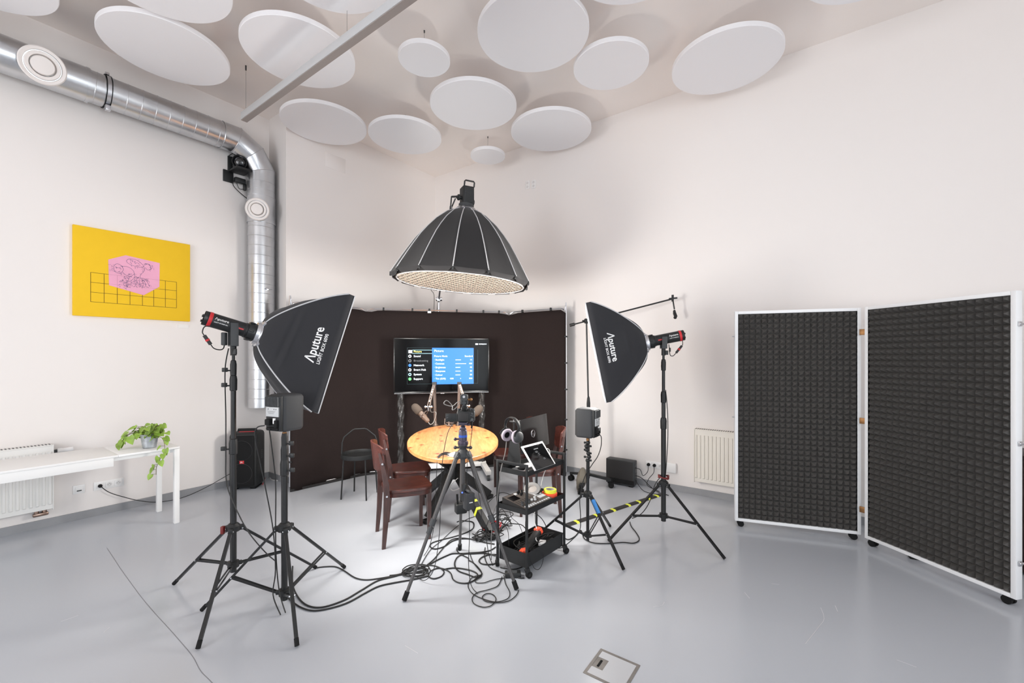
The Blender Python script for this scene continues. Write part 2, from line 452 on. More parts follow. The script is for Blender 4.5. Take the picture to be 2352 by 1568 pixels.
for pts in ([(1885,1395),(1893,1420),(1880,1440),(1850,1478)], [(1772,1340),(1790,1342)], [(1500,1394),(1520,1390),(1526,1382)], [(1918,1390),(1924,1404)], [(930,1482),(960,1500)], [(1710,1360),(1722,1374)], [(140,1427),(180,1413)], [(238,1452),(252,1440)], [(2060,1515),(2105,1532)], [(730,1160),(752,1154)]):
    fs = floor_strip(smooth_path([G(x, y) for x, y in pts], 4), 0.003)
    me_ = bpy.data.meshes.new('t'); fs.bm.to_mesh(me_); sc.bm.from_mesh(me_); bpy.data.meshes.remove(me_)
struct('trim_2', sc, 'floor_scuff')

# floor outlet hatch in the foreground
hc = [G(1380, 1489), G(1472, 1528.5), G(1424, 1608), G(1337, 1543)]
hx = (hc[1]-hc[0]); hy = (hc[3]-hc[0]); hs = (hx.length+hy.length)/2; hx.normalize(); hy = Vector((-hx.y, hx.x, 0)); hy = hy if hy.dot(hc[3]-hc[0]) > 0 else -hy
HO = hc[0].copy(); HO.z = 0
def HP(a, b_, z=0.0): return HO + hx*a*hs + hy*b_*hs + Vector((0, 0, z))
t = thing('floor_outlet_hatch', 'square metal framed outlet hatch set flush into the grey floor', 'floor hatch', HP(.5, .5))
mb = MB(); w = .07
for q in (((0,0),(1,0),(1,w),(0,w)), ((0,1-w),(1,1-w),(1,1),(0,1)), ((0,w),(w,w),(w,1-w),(0,1-w)), ((1-w,w),(1,w),(1,1-w),(1-w,1-w))):
    mb.prism([HP(a, b_) for a, b_ in q], (0, 0, .002))
mb.build('frame', 'hatch_metal', t)
mb = MB()
for q in (((w,w),(1-w,w),(1-w,1-w),(.34,1-w),(.34,w)), ((w,w),(.34,w),(.34,.3),(w,.3)), ((w,.68),(.34,.68),(.34,1-w),(w,1-w))):
    mb.prism([HP(a, b_) for a, b_ in q], (0, 0, .0012))
mb.build('lid', 'hatch_lid', t)
f = MB().prism([HP(w, .3), HP(.34, .3), HP(.34, .68), HP(w, .68)], (0, 0, .0008)).build('cable_flap', 'hatch_metal', t)
MB().prism([HP(.17, .38), HP(.22, .38), HP(.22, .62), HP(.17, .62)], (0, 0, .003)).build('slot', 'black_rubber', f)

# ------------------------------------------------------------------ ceiling: round acoustic panels, pendant bar
RB, RM, RS = 0.485, 0.357, 0.242
DISC_Z = CAM_H + 2.80
discs = [(-3.189, 3.951, RB, 'large round white ceiling panel just above the silver duct, left of the bar'),
 (-1.983, 3.991, RB, 'large round white ceiling panel crossed by the long grey light bar'),
 (-2.285, 5.202, RB, 'large round white ceiling panel directly above the top of the vertical duct corner'),
 (-1.371, 5.489, .456, 'round white ceiling panel touching the one by the duct corner on its right'),
 (-0.834, 4.059, RS, 'small round white ceiling panel alone right of the grey light bar'),
 (-0.434, 4.822, RB, 'large round white ceiling panel in the middle, straight above the dome softbox'),
 (-0.341, 6.026, RS, 'smallest looking round white ceiling panel near the far room corner'),
 (0.488, 5.359, .5, 'large round white ceiling panel close to the right wall, nearest the far corner'),
 (0.184, 3.74, RB, 'largest looking round white ceiling panel, cut by the top edge at centre'),
 (0.959, 4.151, RM, 'medium round white ceiling panel right of the largest panel'),
 (2.055, 4.106, RB, 'large round white ceiling panel overlapping the right wall edge, farthest right whole one'),
 (-2.62, 3.12, RB, 'white ceiling panel at the top edge overlapping the big one above the duct'),
 (-1.31, 3.02, RB, 'white ceiling panel at the top edge just left of the light bar'),
 (-3.93, 3.04, RB, 'shaded round ceiling panel at the top left corner'),
 (0.85, 2.93, RB, 'thin white ceiling panel sliver at the top edge above the medium panel'),
 (2.56, 2.93, RB, 'ceiling panel sliver at the top edge farthest right')]
d0 = None
for i, (x, y, r, lb) in enumerate(discs):
    t = thing('ceiling_panel', lb, 'acoustic panel', (x, y, DISC_Z), 0, 'round acoustic ceiling panels')
    MB().lathe([(0, 0), (r-.004, 0), (r, .004), (r, .04), (r-.004, .044), (0, .044)], (x, y, DISC_Z), None, 72).build('panel', 'acoustic_white', t)
    mb = MB().cyl((x, y, DISC_Z+.04), (x, y, CEIL), .0012, n=6); mb.cyl((x, y, CEIL-.022), (x, y, CEIL), .006, n=10)
    mb.build('hanger', 'dark_grey', t)

b0 = P(560, 281, 4.58); b0.z = 4.115
bd = -RV
t = thing('pendant_light_bar', 'long slim square grey light bar hanging below the ceiling panels', 'pendant light', b0)
Rb = Matrix((bd, RU, Vector((0, 0, 1)))).transposed(); BL = 4.2
MB().box(b0+bd*BL/2+Vector((0, 0, .04)), (BL, .065, .075), Rb, .003).build('housing', 'grey_bar', t)
MB().box(b0+bd*BL/2, (BL-.01, .058, .012), Rb).build('underside', 'grey_bar_under', t)
for dd in (.05, 1.9, 3.9):
    q = b0+bd*dd; mb = MB().cyl((q.x, q.y, q.z+.07), (q.x, q.y, CEIL), .0012, n=6); mb.cyl((q.x, q.y, CEIL-.05), (q.x, q.y, CEIL), .007, n=10)
    mb.build('suspension_wire', 'dark_grey', t)

# ------------------------------------------------------------------ ventilation duct
t = thing('ventilation_duct', 'silver spiral ventilation duct along the left wall, turning down at the corner', 'duct', UV(2.5, 5.70, .96))
DR, DV, DU, DZ = .147, 5.70, 2.5, 4.19
def ribbed(mb, p0, p1, r, pitch, slant=0.0):
    p0, p1 = Vector(p0), Vector(p1); L = (p1-p0).length; R = frame_z(p1-p0, (0, 0, 1) if abs((p1-p0).normalized().z) < .9 else (1, 0, 0))
    mb.cyl(p0, p1, r, n=56, caps=False); x = pitch*.5
    while x < L-.01:
        ring = [p0 + R @ Vector(((r+.0015)*math.cos(2*math.pi*k/56), (r+.0015)*math.sin(2*math.pi*k/56), min(max(x+slant*math.cos(2*math.pi*k/56+.7), 0.004), L-.004))) for k in range(56)]
        mb.tube(ring, .0024, 5, closed=True); x += pitch
mb = MB(); ribbed(mb, UV(U_REAR, DV, DZ), UV(.28, DV, DZ), DR+.004, .30, .03); ribbed(mb, UV(.92, DV, DZ), UV(2.06, DV, DZ), DR, .115, .018)
mb.cyl(UV(.28, DV, DZ), UV(.92, DV, DZ), DR+.008, n=56, caps=False)
for u in (.28, .92): mb.cyl(UV(u-.012, DV, DZ), UV(u+.012, DV, DZ), DR+.012, n=56)
mb.build('horizontal_run', 'galvanised', t)
mb = MB(); pts = []
ER = .40
cen = UV(DU-ER, DV, DZ-ER)
cs = [cen + RU*ER*math.sin(a) + Vector((0, 0, ER*math.cos(a))) for a in [math.radians(x) for x in (0, 18, 54, 90)]]
cs = [UV(2.05, DV, DZ)] + [cen + (RU*math.sin(math.radians(x)) + Vector((0, 0, math.cos(math.radians(x)))))*ER/ (math.cos(math.radians(15))) for x in (15, 45, 75)] + [UV(DU, DV, DZ-ER-.04)]
prev = None
for i, c in enumerate(cs):
    tn = (cs[min(i+1, 4)]-cs[i]).normalized() + (cs[i]-cs[max(i-1, 0)]).normalized(); tn.normalize()
    ca = (cs[min(i+1, 4)]-cs[i]).normalized() if i < 4 else tn
    R = frame_z(tn, RV); half = max(.9, tn.dot(ca)) if i not in (0, 4) else 1
    cur = [mb.bm.verts.new(c + R @ Vector((math.cos(2*math.pi*k/56)*(DR+.004), math.sin(2*math.pi*k/56)*(DR+.004)/half, 0))) for k in range(56)]
    mb.tube([v.co.copy()+ (v.co-c).normalized()*.001 for v in cur], .0035, 5, closed=True)
    if prev: mb.bridge(prev, cur)
    prev = cur
mb.build('elbow', 'galvanised', t, smooth=14)
mb = MB(); ZT = DZ-ER-.04
mb.cyl(UV(DU, DV, ZT), UV(DU, DV, ZT-.17), DR+.005, n=56, caps=False); mb.cyl(UV(DU, DV, ZT-.09), UV(DU, DV, ZT-.10), DR+.008, n=56)
mb.cyl(UV(DU, DV, ZT-.17), UV(DU, DV, ZT-.5), DR+.009, n=56, caps=False)
for z in (ZT-.17, ZT-.5): mb.cyl(UV(DU, DV, z-.007), UV(DU, DV, z+.007), DR+.013, n=56)
ribbed(mb, UV(DU, DV, ZT-.5), UV(DU, DV, .955), DR+.003, .118, .006)
mb.build('riser', 'galvanised', t)
def air_valve(c, nrm, r, base):
    Rv = frame_z(nrm); c = Vector(c); nrm = Vector(nrm).normalized()
    o = MB().lathe([(r*.55, -.03), (r, -.006), (r, .006), (r*.95, .014), (r*.80, .008), (r*.77, -.02), (0, -.02)], c, Rv, 48).build('air_valve', 'valve_white', base)
    MB().lathe([(r*.74, -.015), (r*.74, .012), (r*.71, .018), (r*.57, .016), (r*.53, -.005), (0, -.005)], c, Rv, 48).build('valve_ring', 'valve_white', o)
    MB().lathe([(r*.50, 0), (r*.50, .02), (r*.46, .03), (0, .033)], c, Rv, 48).build('valve_disc', 'valve_white', o)
    MB().cyl(c-nrm*.06, c-nrm*.005, r*.86, n=40).build('collar', 'galvanised', o)
p = P(126, 156, 3.74); p = UV(p.x*SA+p.y*CA, DV-.13, p.z); ndir = (-RV*.72 + Vector((0, 0, -.55)) + RU*.0)
cax = UV(.615, DV, DZ); n1 = (-RV*.8+Vector((0, 0, -.25))).normalized()
air_valve(cax + n1*(DR+.055), n1, .15, t)
n2 = (-RV*.78-RU*(-.45)+Vector((0, 0, -.2))).normalized(); n2 = (Vector((.32, -1, -.22))).normalized()
air_valve(UV(DU, DV, ZT-.335)+n2*(DR+.05), n2, .132, t)
uc = 1.06
mb = MB(); mb.cyl(UV(uc-.018, DV, DZ), UV(uc+.018, DV, DZ), DR+.007, n=56, caps=False); mb.box(UV(uc, DV-.06, DZ-DR-.03), (.04, .05, .05), ROOM, .004); mb.box(UV(uc, DV+.05, DZ+DR+.02), (.03, .2, .02), ROOM)
c = mb.build('clamp', 'silver', t)
MB().cyl(UV(uc-.022, DV, DZ), UV(uc-.016, DV, DZ), DR+.012, n=56, caps=False).cyl(UV(uc+.016, DV, DZ), UV(uc+.022, DV, DZ), DR+.012, n=56, caps=False).build('rubber_edge', 'black_rubber', c)
mb = MB(); mb.box(UV(DU, DV-DR-.01, 2.42), (.03, .04, .03), ROOM, .004); mb.cyl(UV(DU-.03, DV-DR-.01, 2.42), UV(DU+.06, DV-DR-.01, 2.42), .005, n=8)
mb.build('pipe_clip', 'silver', t)

# small black spotlight on the left wall beside the elbow
q = P(553, 384, 5.18); wu = q.x*SA+q.y*CA; wq = UV(wu, V_LEFT-.02, q.z)
t = thing('wall_spotlight', 'small black spotlight on a wall bracket beside the duct elbow', 'spotlight', UV(wu, V_LEFT, q.z-.2))
mb = MB(); mb.box(UV(wu-.06, V_LEFT-.012, q.z+.04), (.05, .02, .22), ROOM, .003); mb.box(UV(wu-.08, V_LEFT-.012, q.z-.10), (.11, .02, .14), ROOM, .003)
mb.tube([UV(wu-.075, V_LEFT-.03, q.z+.15), UV(wu-.075, V_LEFT-.20, q.z+.15), UV(wu+.10, V_LEFT-.20, q.z+.15), UV(wu+.10, V_LEFT-.2, q.z+.06)], .006, 6)
mb.box(UV(wu+.01, V_LEFT-.13, q.z-.03), (.17, .22, .025), ROOM, .006)
mb.build('bracket', 'black_satin', t)
hd = Vector((.35, -.9, -.25)).normalized(); hc_ = UV(wu+.0, V_LEFT-.15, q.z+.06)
MB().lathe([(0, -.09), (.05, -.09), (.062, -.05), (.075, .02), (.08, .05), (.074, .055), (.068, .03), (0, .03)], hc_, frame_z(hd), 32).build('lamp_head', 'black_plastic', t)
MB().lathe([(.066, .035), (.05, .048), (.02, .055), (0, .056)], hc_, frame_z(hd), 32).build('lens', 'lens_glass', t)
MB().box(UV(wu+.03, V_LEFT-.06, q.z-.13), (.12, .06, .06), ROOM, .012).box(UV(wu+.09, V_LEFT-.05, q.z-.19), (.03, .04, .08), ROOM, .008).build('power_adapter', 'black_plastic', t)
MB().tube(smooth_path([UV(wu-.03, V_LEFT-.04, q.z-.14), UV(wu-.03, V_LEFT-.03, q.z-.20), UV(wu+.05, V_LEFT-.03, q.z-.27), UV(wu+.18, V_LEFT-.02, q.z-.34)], 6), .005, 6).tube(smooth_path([UV(wu+.0, V_LEFT-.04, q.z-.15), UV(wu+.03, V_LEFT-.04, q.z-.22), UV(wu+.08, V_LEFT-.05, q.z-.215)], 6), .004, 6).build('cable', 'cable_black', t)

# ------------------------------------------------------------------ the painting and its card
pu0, pu1, pz0, pz1 = .848, 1.792, 1.987, 2.864
t = thing('painting', 'yellow canvas painting with pink hexagon and black grid lines', 'painting', UV((pu0+pu1)/2, V_LEFT, pz0))
VP_ = V_LEFT-.032
MB().box(UV((pu0+pu1)/2, V_LEFT-.016, (pz0+pz1)/2), (pu1-pu0, .032, pz1-pz0), ROOM, .003).build('canvas', 'canvas_yellow', t)
PW, PH = pu1-pu0, pz1-pz0
def PP(a, b_, k=.0008): return UV(pu0+a*PW, VP_-k, pz1-b_*PH)       # a across, b down
def strip(mb, a0, b0_, a1, b1, w, k):
    p0, p1 = PP(a0, b0_, k), PP(a1, b1, k); d = (p1-p0).normalized(); n_ = d.cross(RV).normalized()*w/2
    mb.face([p0+n_, p1+n_, p1-n_, p0-n_])
# picture coordinates measured with the perspective of the wall taken out
gx = [.131, .235, .340, .445, .551, .652, .759, .864]; gy = [.507, .618, .729, .837]
hexa = [(.267, .337), (.408, .259), (.706, .295), (.703, .59), (.562, .712), (.273, .632)]
mb = MB()
for y in gy: strip(mb, gx[0], y, gx[-1], y, .0035, .0010)
for x in gx: strip(mb, x, gy[0], x, gy[-1], .0035, .0010)
mb.build('grid_lines', 'line_brown', t, smooth=0)
MB().face([PP(a, b_, .0018) for a, b_ in hexa]).build('pink_hexagon', 'paint_pink', t, smooth=0)
mb = MB()
for y, a0, a1 in ((.507, .27, .703), (.618, .275, .703)): strip(mb, a0, y, a1, y, .002, .0022)
for x in (gx[2], gx[3], gx[4]): strip(mb, x, .507, x, .64, .002, .0022)
mb.build('faint_grid', 'line_pale', t, smooth=0)
mb = MB(); rnd = random.Random(3)
def ink(mb, pts, w=.0026):
    pp = smooth_path([Vector((.31+(a-.31)*.87, b_-.065, 0)) for a, b_ in pts], 5)
    for i in range(len(pp)-1): strip(mb, pp[i].x, pp[i].y, pp[i+1].x, pp[i+1].y, w, .0026)
outl = [[(.31, .47), (.315, .52), (.345, .545), (.38, .535), (.40, .49), (.37, .445), (.335, .44), (.31, .47)],
        [(.385, .46), (.43, .455), (.47, .47), (.50, .50)], [(.39, .525), (.43, .56), (.47, .565), (.51, .53)],
        [(.43, .385), (.46, .36), (.52, .36), (.57, .39), (.60, .43), (.55, .445), (.48, .43), (.44, .41), (.43, .385)],
        [(.60, .40), (.64, .39), (.67, .41), (.67, .45), (.64, .465), (.615, .44)], [(.61, .44), (.60, .49), (.57, .53), (.56, .57)],
        [(.50, .50), (.51, .56), (.49, .60)], [(.42, .57), (.45, .60), (.43, .64), (.40, .66), (.42, .69), (.47, .70)],
        [(.56, .57), (.61, .58), (.64, .62), (.66, .66)], [(.53, .58), (.54, .64), (.58, .67), (.60, .64), (.57, .60)], [(.50, .62), (.52, .66), (.50, .69)]]
for o_ in outl: ink(mb, o_)
for k in range(190):
    a, b_ = rnd.choice([(.33, .50), (.52, .40), (.64, .43), (.45, .62), (.57, .63), (.50, .57), (.42, .66), (.60, .60)])
    a += rnd.uniform(-.06, .06); b_ += rnd.uniform(-.05, .05); an = rnd.uniform(0, 3.1); l = rnd.uniform(.012, .03)
    ink(mb, [(a, b_), (a+l*.5*math.cos(an)+.004, b_+l*.5*math.sin(an)), (a+l*math.cos(an), b_+l*math.sin(an))], rnd.choice((.0013, .002, .003)))
mb.build('ink_drawing', 'ink_blue', t, smooth=0)
lc = P(421, 749, 4.84); lu = lc.x*SA+lc.y*CA
t = thing('caption_card', 'tiny white caption card below the right corner of the yellow painting', 'label card', UV(lu, V_LEFT, lc.z-.02))
MB().box(UV(lu, V_LEFT-.003, lc.z), (.10, .006, .04), ROOM).build('card', 'paper_white', t)

# ------------------------------------------------------------------ radiators
def radiator(name, label, org, along, out, L, z0, z1, m, valve):
    t = thing(name, label, 'radiator', org+along*L/2)
    R = Matrix((along, out, Vector((0, 0, 1)))).transposed()
    if R.determinant() < 0: R = Matrix((-along, out, Vector((0, 0, 1)))).transposed()
    mb = MB(); H = z1-z0; c = lambda a, o_, z: org+along*a+out*o_+Vector((0, 0, z))
    mb.box(c(L/2, .055, z0+H/2), (L, .075, H-.02), R, .004)
    n_ = int(L/.039)
    for i in range(n_):
        a = (i+.5)*L/n_; w_ = L/n_
        mb.prism([c(a-w_*.30, .092, z0+.05), c(a-w_*.17, .104, z0+.06), c(a+w_*.17, .104, z0+.06), c(a+w_*.30, .092, z0+.05)], (0, 0, H-.12))
    mb.build('front_panel', m, t, smooth=20)
    mb = MB(); mb.box(c(L/2, .05, z1-.006), (L, .095, .012), R, .002); mb.build('top_cover', m, t)
    mb = MB()
    for i in range(int(L/.022)): mb.box(c((i+.5)*.022, .05, z1+.0006), (.010, .07, .0012), R)
    mb.build('top_slots', 'fin_grey', t)
    mb = MB()
    for a in (.0, L): mb.box(c(a, .05, z0+H/2), (.008, .10, H), R, .002)
    mb.build('side_panel', m, t)
    if valve:
        v0 = c(L, .05, z1-.07)
        h = MB().cyl(v0, v0+along*.03, .014).build('valve', 'dark_grey', t)
        MB().lathe([(.017, .03), (.024, .035), (.024, .06), (.021, .065), (.021, .10), (.023, .105), (.023, .135), (0, .137)], v0, frame_z(along), 20).build('thermostat_head', 'plastic_white', h)
        mb = MB()
        for a in (.05, .10): mb.cyl(c(L-a, .05, z0+.01), c(L-a, .05, z0-.03), .016, n=12); mb.cyl(c(L-a, .05, z0-.03), c(L-a, .0, z0-.03), .013, n=12)
        mb.box(c(L-.075, .055, z0-.03), (.10, .035, .03), R, .008)
        mb.build('pipe_fitting', 'pipe_metal', t)
    return t
radiator('radiator', 'white panel radiator behind the long white table on the left', UV(-.75, V_LEFT-.01), RU, -RV, 1.46, .172, .775, 'radiator_white', True)
q = P(1594, 985, 4.81); rv = q.x*-CA+q.y*SA
radiator('radiator', 'cream panel radiator on the right wall half hidden by the foam screen', UV(U_WALL-.01, rv), -RV, -RU, 1.4, .17, .77, 'radiator_cream', False)

# ------------------------------------------------------------------ wall sockets
def on_left(px, py):
    k = (px-CX)/F_PX; d = V_LEFT/(-k*CA+SA); return P(px, py, d)
def on_right(px, py):
    k = (px-CX)/F_PX; d = U_WALL/(k*SA+CA); return P(px, py, d)
def uvof(p): return p.x*SA+p.y*CA, -p.x*CA+p.y*SA
def socket_cell(t, c, out, along, plug=None, kind='socket'):
    R = Matrix((along, along.cross(out) if False else out, Vector((0, 0, 1)))).transposed()
    if R.determinant() < 0: R = Matrix((-along, out, Vector((0, 0, 1)))).transposed()
    o = MB().box(c+out*.008, (.054, .012, .054), R, .004).build('socket_insert', 'plastic_white', t)
    if kind == 'usb':
        MB().box(c+out*.0145+Vector((0, 0, -.012)), (.034, .003, .010), R).build('usb_port', 'dark_grey', o)
    elif not plug:
        mb = MB()
        for a, z in ((-.010, 0), (.010, 0), (0, .009)): mb.cyl(c+along*a+Vector((0, 0, z))+out*.0135, c+along*a+Vector((0, 0, z))+out*.0146, .0026, n=10)
        MB().lathe([(.021, .0140), (.019, .0142), (.0, .0142)], c, frame_z(out), 24).build('socket_face', 'socket_grey', o)
        mb.build('socket_hole', 'dark_grey', o)
    return o
uu, _ = uvof(on_left(181, 1123)); zz = on_left(181, 1123).z
t = thing('usb_outlet', 'white square usb outlet on the wall beside the left radiator', 'outlet', UV(uu, V_LEFT, zz-.04))
MB().box(UV(uu, V_LEFT-.005, zz), (.085, .010, .085), ROOM, .004).build('plate', 'plastic_white', t)
socket_cell(t, UV(uu, V_LEFT-.004, zz), -RV, RU, kind='usb')
uu0, _ = uvof(on_left(229, 1116)); uu2, _ = uvof(on_left(271, 1107)); zz = on_left(250, 1111).z
t = thing('power_outlet', 'white triple power outlet under the white table with one black plug', 'outlet', UV((uu0+uu2)/2, V_LEFT, zz-.04))
MB().box(UV((uu0+uu2)/2, V_LEFT-.005, zz), (uu2-uu0+.09, .010, .085), ROOM, .004).build('plate', 'plastic_white', t)
for k in range(3): socket_cell(t, UV(uu0+(uu2-uu0)*k/2, V_LEFT-.004, zz), -RV, RU)
PLUG0 = UV(uu0, V_LEFT-.03, zz)
_, v0 = uvof(on_right(1491, 1066)); _, v1 = uvof(on_right(1510, 1069)); zz = on_right(1500, 1067).z
t = thing('power_outlet', 'white power outlet row on the right wall beside the black computer', 'outlet', UV(U_WALL, (v0+v1)/2, zz-.04))
dv = v1-v0; dv = math.copysign(.071, dv)
MB().box(UV(U_WALL-.005, v0+dv*1, zz), (.010, .225, .085), ROOM, .004).build('plate', 'plastic_white', t)
RPLUG = []
for k in range(3):
    c = UV(U_WALL-.004, v0+dv*k, zz); socket_cell(t, c, -RU, RV); RPLUG.append(c-RU*.025)
q = on_right(1542, 1073); _, vv = uvof(q)
t = thing('junction_box', 'plain white box on the right wall beside the power outlets', 'wall box', UV(U_WALL, vv, q.z-.05))
MB().box(UV(U_WALL-.02, vv, q.z), (.04, .125, .115), ROOM, .01).build('housing', 'plastic_white', t)
for i, (px, py, lb) in enumerate(((1212, 425, 'high white wall outlet left of its twin, above the right softbox area'), (1226, 423, 'high white wall outlet right of its twin, above the dome softbox level'))):
    q = on_right(px, py); _, vv = uvof(q)
    t = thing('wall_outlet', lb, 'outlet', UV(U_WALL, vv, q.z-.06), 0, 'pair of high wall outlets')
    MB().box(UV(U_WALL-.004, vv, q.z), (.008, .075, .12), ROOM, .003).build('plate', 'plastic_white', t)
    for s in (-1, 1): MB().cyl(UV(U_WALL-.0085, vv, q.z+s*.027), UV(U_WALL-.0075, vv, q.z+s*.027), .019, n=20).build('socket_face', 'socket_grey', t)
def on_back(px, py):
    k = (px-CX)/F_PX; d = V_BACK/(-k*CA+SA); return P(px, py, d)
q = on_back(771, 374); uq, _ = uvof(q)
t = thing('access_panel', 'faint flush white access panel high on the wall below the ceiling panels', 'wall panel', UV(uq, V_BACK, q.z-.13))
MB().box(UV(uq, V_BACK-.001, q.z), (.30, .002, .20), ROOM, .002).build('panel', 'wall_paint', t)

# ------------------------------------------------------------------ white table with the plant
tc0 = Vector((-3.21, 4.08, 0)); TU, TV = RU, RV                      # front right corner leg
t = thing('extending_table', 'long narrow white table with a pulled out end leaf along the left wall', 'table', tc0)
def TT(a, b_, z): return tc0 - TU*a + TV*b_ + Vector((0, 0, z))      # a along the table away from its end, b towards the wall
MB().box(TT(1.35, .25, .722), (1.86, .56, .02), ROOM, .004).build('tabletop', 'white_paint', t)
MB().box(TT(.20, .25, .722), (.44, .56, .02), ROOM, .004).build('leaf', 'white_paint', t)
mb = MB(); mb.box(TT(1.35, -.01, .675), (1.80, .02, .075), ROOM, .002); mb.box(TT(1.35, .51, .675), (1.80, .02, .075), ROOM, .002); mb.box(TT(2.2, .25, .675), (.02, .5, .075), ROOM, .002)
mb.build('apron', 'white_paint', t)
mb = MB()
for b_ in (.03, .48): mb.box(TT(.45, b_, .692), (.9, .02, .035), ROOM, .002)
mb.box(TT(0, .25, .692), (.02, .46, .035), ROOM, .002)
mb.build('leaf_rail', 'white_paint', t)
for a, b_ in ((0, 0), (0, .51), (2.2, 0), (2.2, .51)): MB().box(TT(a, b_, .355), (.042, .042, .71), ROOM, .003).build('leg', 'white_paint', t)

PL = Vector((-3.415, 4.02, .733))
t = thing('potted_plant', 'trailing green leafy plant in a ribbed zinc pot on the white table', 'potted plant', PL)
pp = [(0, 0), (.048, 0), (.050, .004)]
for i in range(1, 12): pp += [(.050+.018*i/12+(.0016 if i % 2 else 0), .125*i/12)]
pp += [(.071, .125), (.074, .128), (.071, .131), (.067, .128), (.064, .105), (0, .105)]
MB().lathe(pp, PL, None, 40).build('pot', 'zinc', t)
MB().lathe([(.063, .104), (.03, .112), (0, .114)], PL, None, 24).build('soil', 'soil', t)
rnd = random.Random(11); stems = MB(); leaves = MB()
def leaf(p, d, nrm, s):
    d = Vector(d).normalized(); nrm = Vector(nrm); nrm = (nrm-d*nrm.dot(d)).normalized(); x = d.cross(nrm)
    out = [(0, 0), (.30, -.10), (.46, .10), (.47, .32), (.36, .60), (.18, .85), (0, 1.05)]
    mid = [leaves.bm.verts.new(p + d*v*s + nrm*(-.10*s*math.sin(v*3)) - nrm*.18*s*v*v) for u, v in ((0, .04), (0, .1), (0, .2), (0, .32), (0, .6), (0, .85), (0, 1.05))]
    for sg in (-1, 1):
        ed = [leaves.bm.verts.new(p + d*v*s + x*sg*u*s*.95 + nrm*(.16*u*s) - nrm*.18*s*v*v) for u, v in out[1:-1]]
        leaves.bm.faces.new((mid[0], mid[1], ed[0])); 
        for i in range(len(ed)-1): leaves.bm.faces.new((mid[i+1], mid[i+2], ed[i+1], ed[i]))
        leaves.bm.faces.new((mid[5], mid[6], ed[-1]))
def vine(pts, n_leaf, size, up=0.5):
    sp = smooth_path(pts, 6); stems.tube(sp, .0022, 5)
    for k in range(n_leaf):
        i = int((k+.7)/n_leaf*(len(sp)-1)); p = sp[i]; q = sp[min(i+1, len(sp)-1)]-sp[max(i-1, 0)]
        side = Vector((rnd.uniform(-1, 1), rnd.uniform(-1, .4), rnd.uniform(-.2, .5))); pet = p+side.normalized()*rnd.uniform(.015, .035)
        stems.tube([p, pet], .0014, 4)
        leaf(pet, side*.8+q.normalized()*.4+Vector((0, 0, -.55)), Vector((rnd.uniform(-.4, .4), rnd.uniform(-1, -.3), up+rnd.uniform(0, .7))), size*rnd.uniform(.75, 1.2))
top = PL+Vector((0, 0, .12))
for a in range(15):
    an = a/15*6.28+rnd.uniform(-.2, .2); L = rnd.uniform(.05, .15); h = rnd.uniform(.02, .09)
    vine([top+Vector((math.cos(an)*.02, math.sin(an)*.02, 0)), top+Vector((math.cos(an)*L*.6, math.sin(an)*L*.5, h)), top+Vector((math.cos(an)*L*1.15, math.sin(an)*L*.7, h*.9))], 3, .062)
vine([top, top+Vector((-.09, -.02, .03)), top+Vector((-.17, -.04, .0)), top+Vector((-.23, -.06, -.07))], 8, .075)
vine([top, top+Vector((-.06, -.04, .05)), top+Vector((-.14, -.06, .02)), top+Vector((-.19, -.08, -.05))], 6, .068)
vine([top, top+Vector((.07, -.02, .05)), top+Vector((.15, -.04, .03)), top+Vector((.20, -.05, .02))], 6, .066)
vine([top, top+Vector((.08, -.03, -.0)), top+Vector((.165, -.05, -.03)), top+Vector((.215, -.09, -.12)), top+Vector((.20, -.12, -.20)), top+Vector((.175, -.13, -.27)), top+Vector((.17, -.13, -.34))], 15, .058)
stems.build('stems', 'stem', t); leaves.build('leaves', 'leaf', t, smooth=60)

# ------------------------------------------------------------------ black party speaker in the corner
c = G(577, 1121); c = Vector((-3.225, 5.20, 0)); yaw = math.radians(10)
t = thing('loudspeaker', 'tall black portable loudspeaker standing on the floor under the duct', 'speaker', c, yaw)
X, Y, Z = rz(yaw).col[0], rz(yaw).col[1], Vector((0, 0, 1)); Rj = rz(yaw)
def SP(x, y, z): return c+X*x+Y*y+Z*z
MB().box(SP(0, 0, .35), (.31, .27, .66), Rj, .045, 4).build('enclosure', 'black_satin', t, smooth=50)
MB().box(SP(-.005, -.125, .345), (.27, .05, .60), Rj, .02, 3).build('grille', 'black_rubber', t, smooth=50)
mb = MB()
for z in (.20, .47): mb.lathe([(.118, 0), (.120, .003), (.115, .004), (.112, 0)], SP(-.005, -.149, z), frame_z(-Y), 40)
mb.build('driver_ring', 'black_satin', t)
b_ = MB().box(SP(-.0, -.152, .335), (.05, .006, .036), Rj, .002).build('badge', 'red_plastic', t)
MB().text('JBL', .022, lambda x, y: SP(x, -.1556, .334+y), bold=.01).build('lettering', 'plastic_white', b_, smooth=0)
mb = MB(); mb.tube([SP(-.10, 0, .675), SP(-.10, 0, .70), SP(.10, 0, .70), SP(.10, 0, .675)], .014, 8); mb.build('carry_handle', 'black_plastic', t)
MB().box(SP(.02, -.06, .681), (.17, .03, .006), Rj, .002).build('control_strip', 'red_plastic', t)
mb = MB()
for k in range(5): mb.box(SP(.155, .02, .44-.022*k), (.003, .05, .008), Rj)
mb.build('side_marks', 'fin_grey', t)
mb = MB(); 
for x in (-.10, .10): mb.box(SP(x, 0, .012), (.06, .20, .024), Rj, .006)
mb.build('foot', 'black_rubber', t)
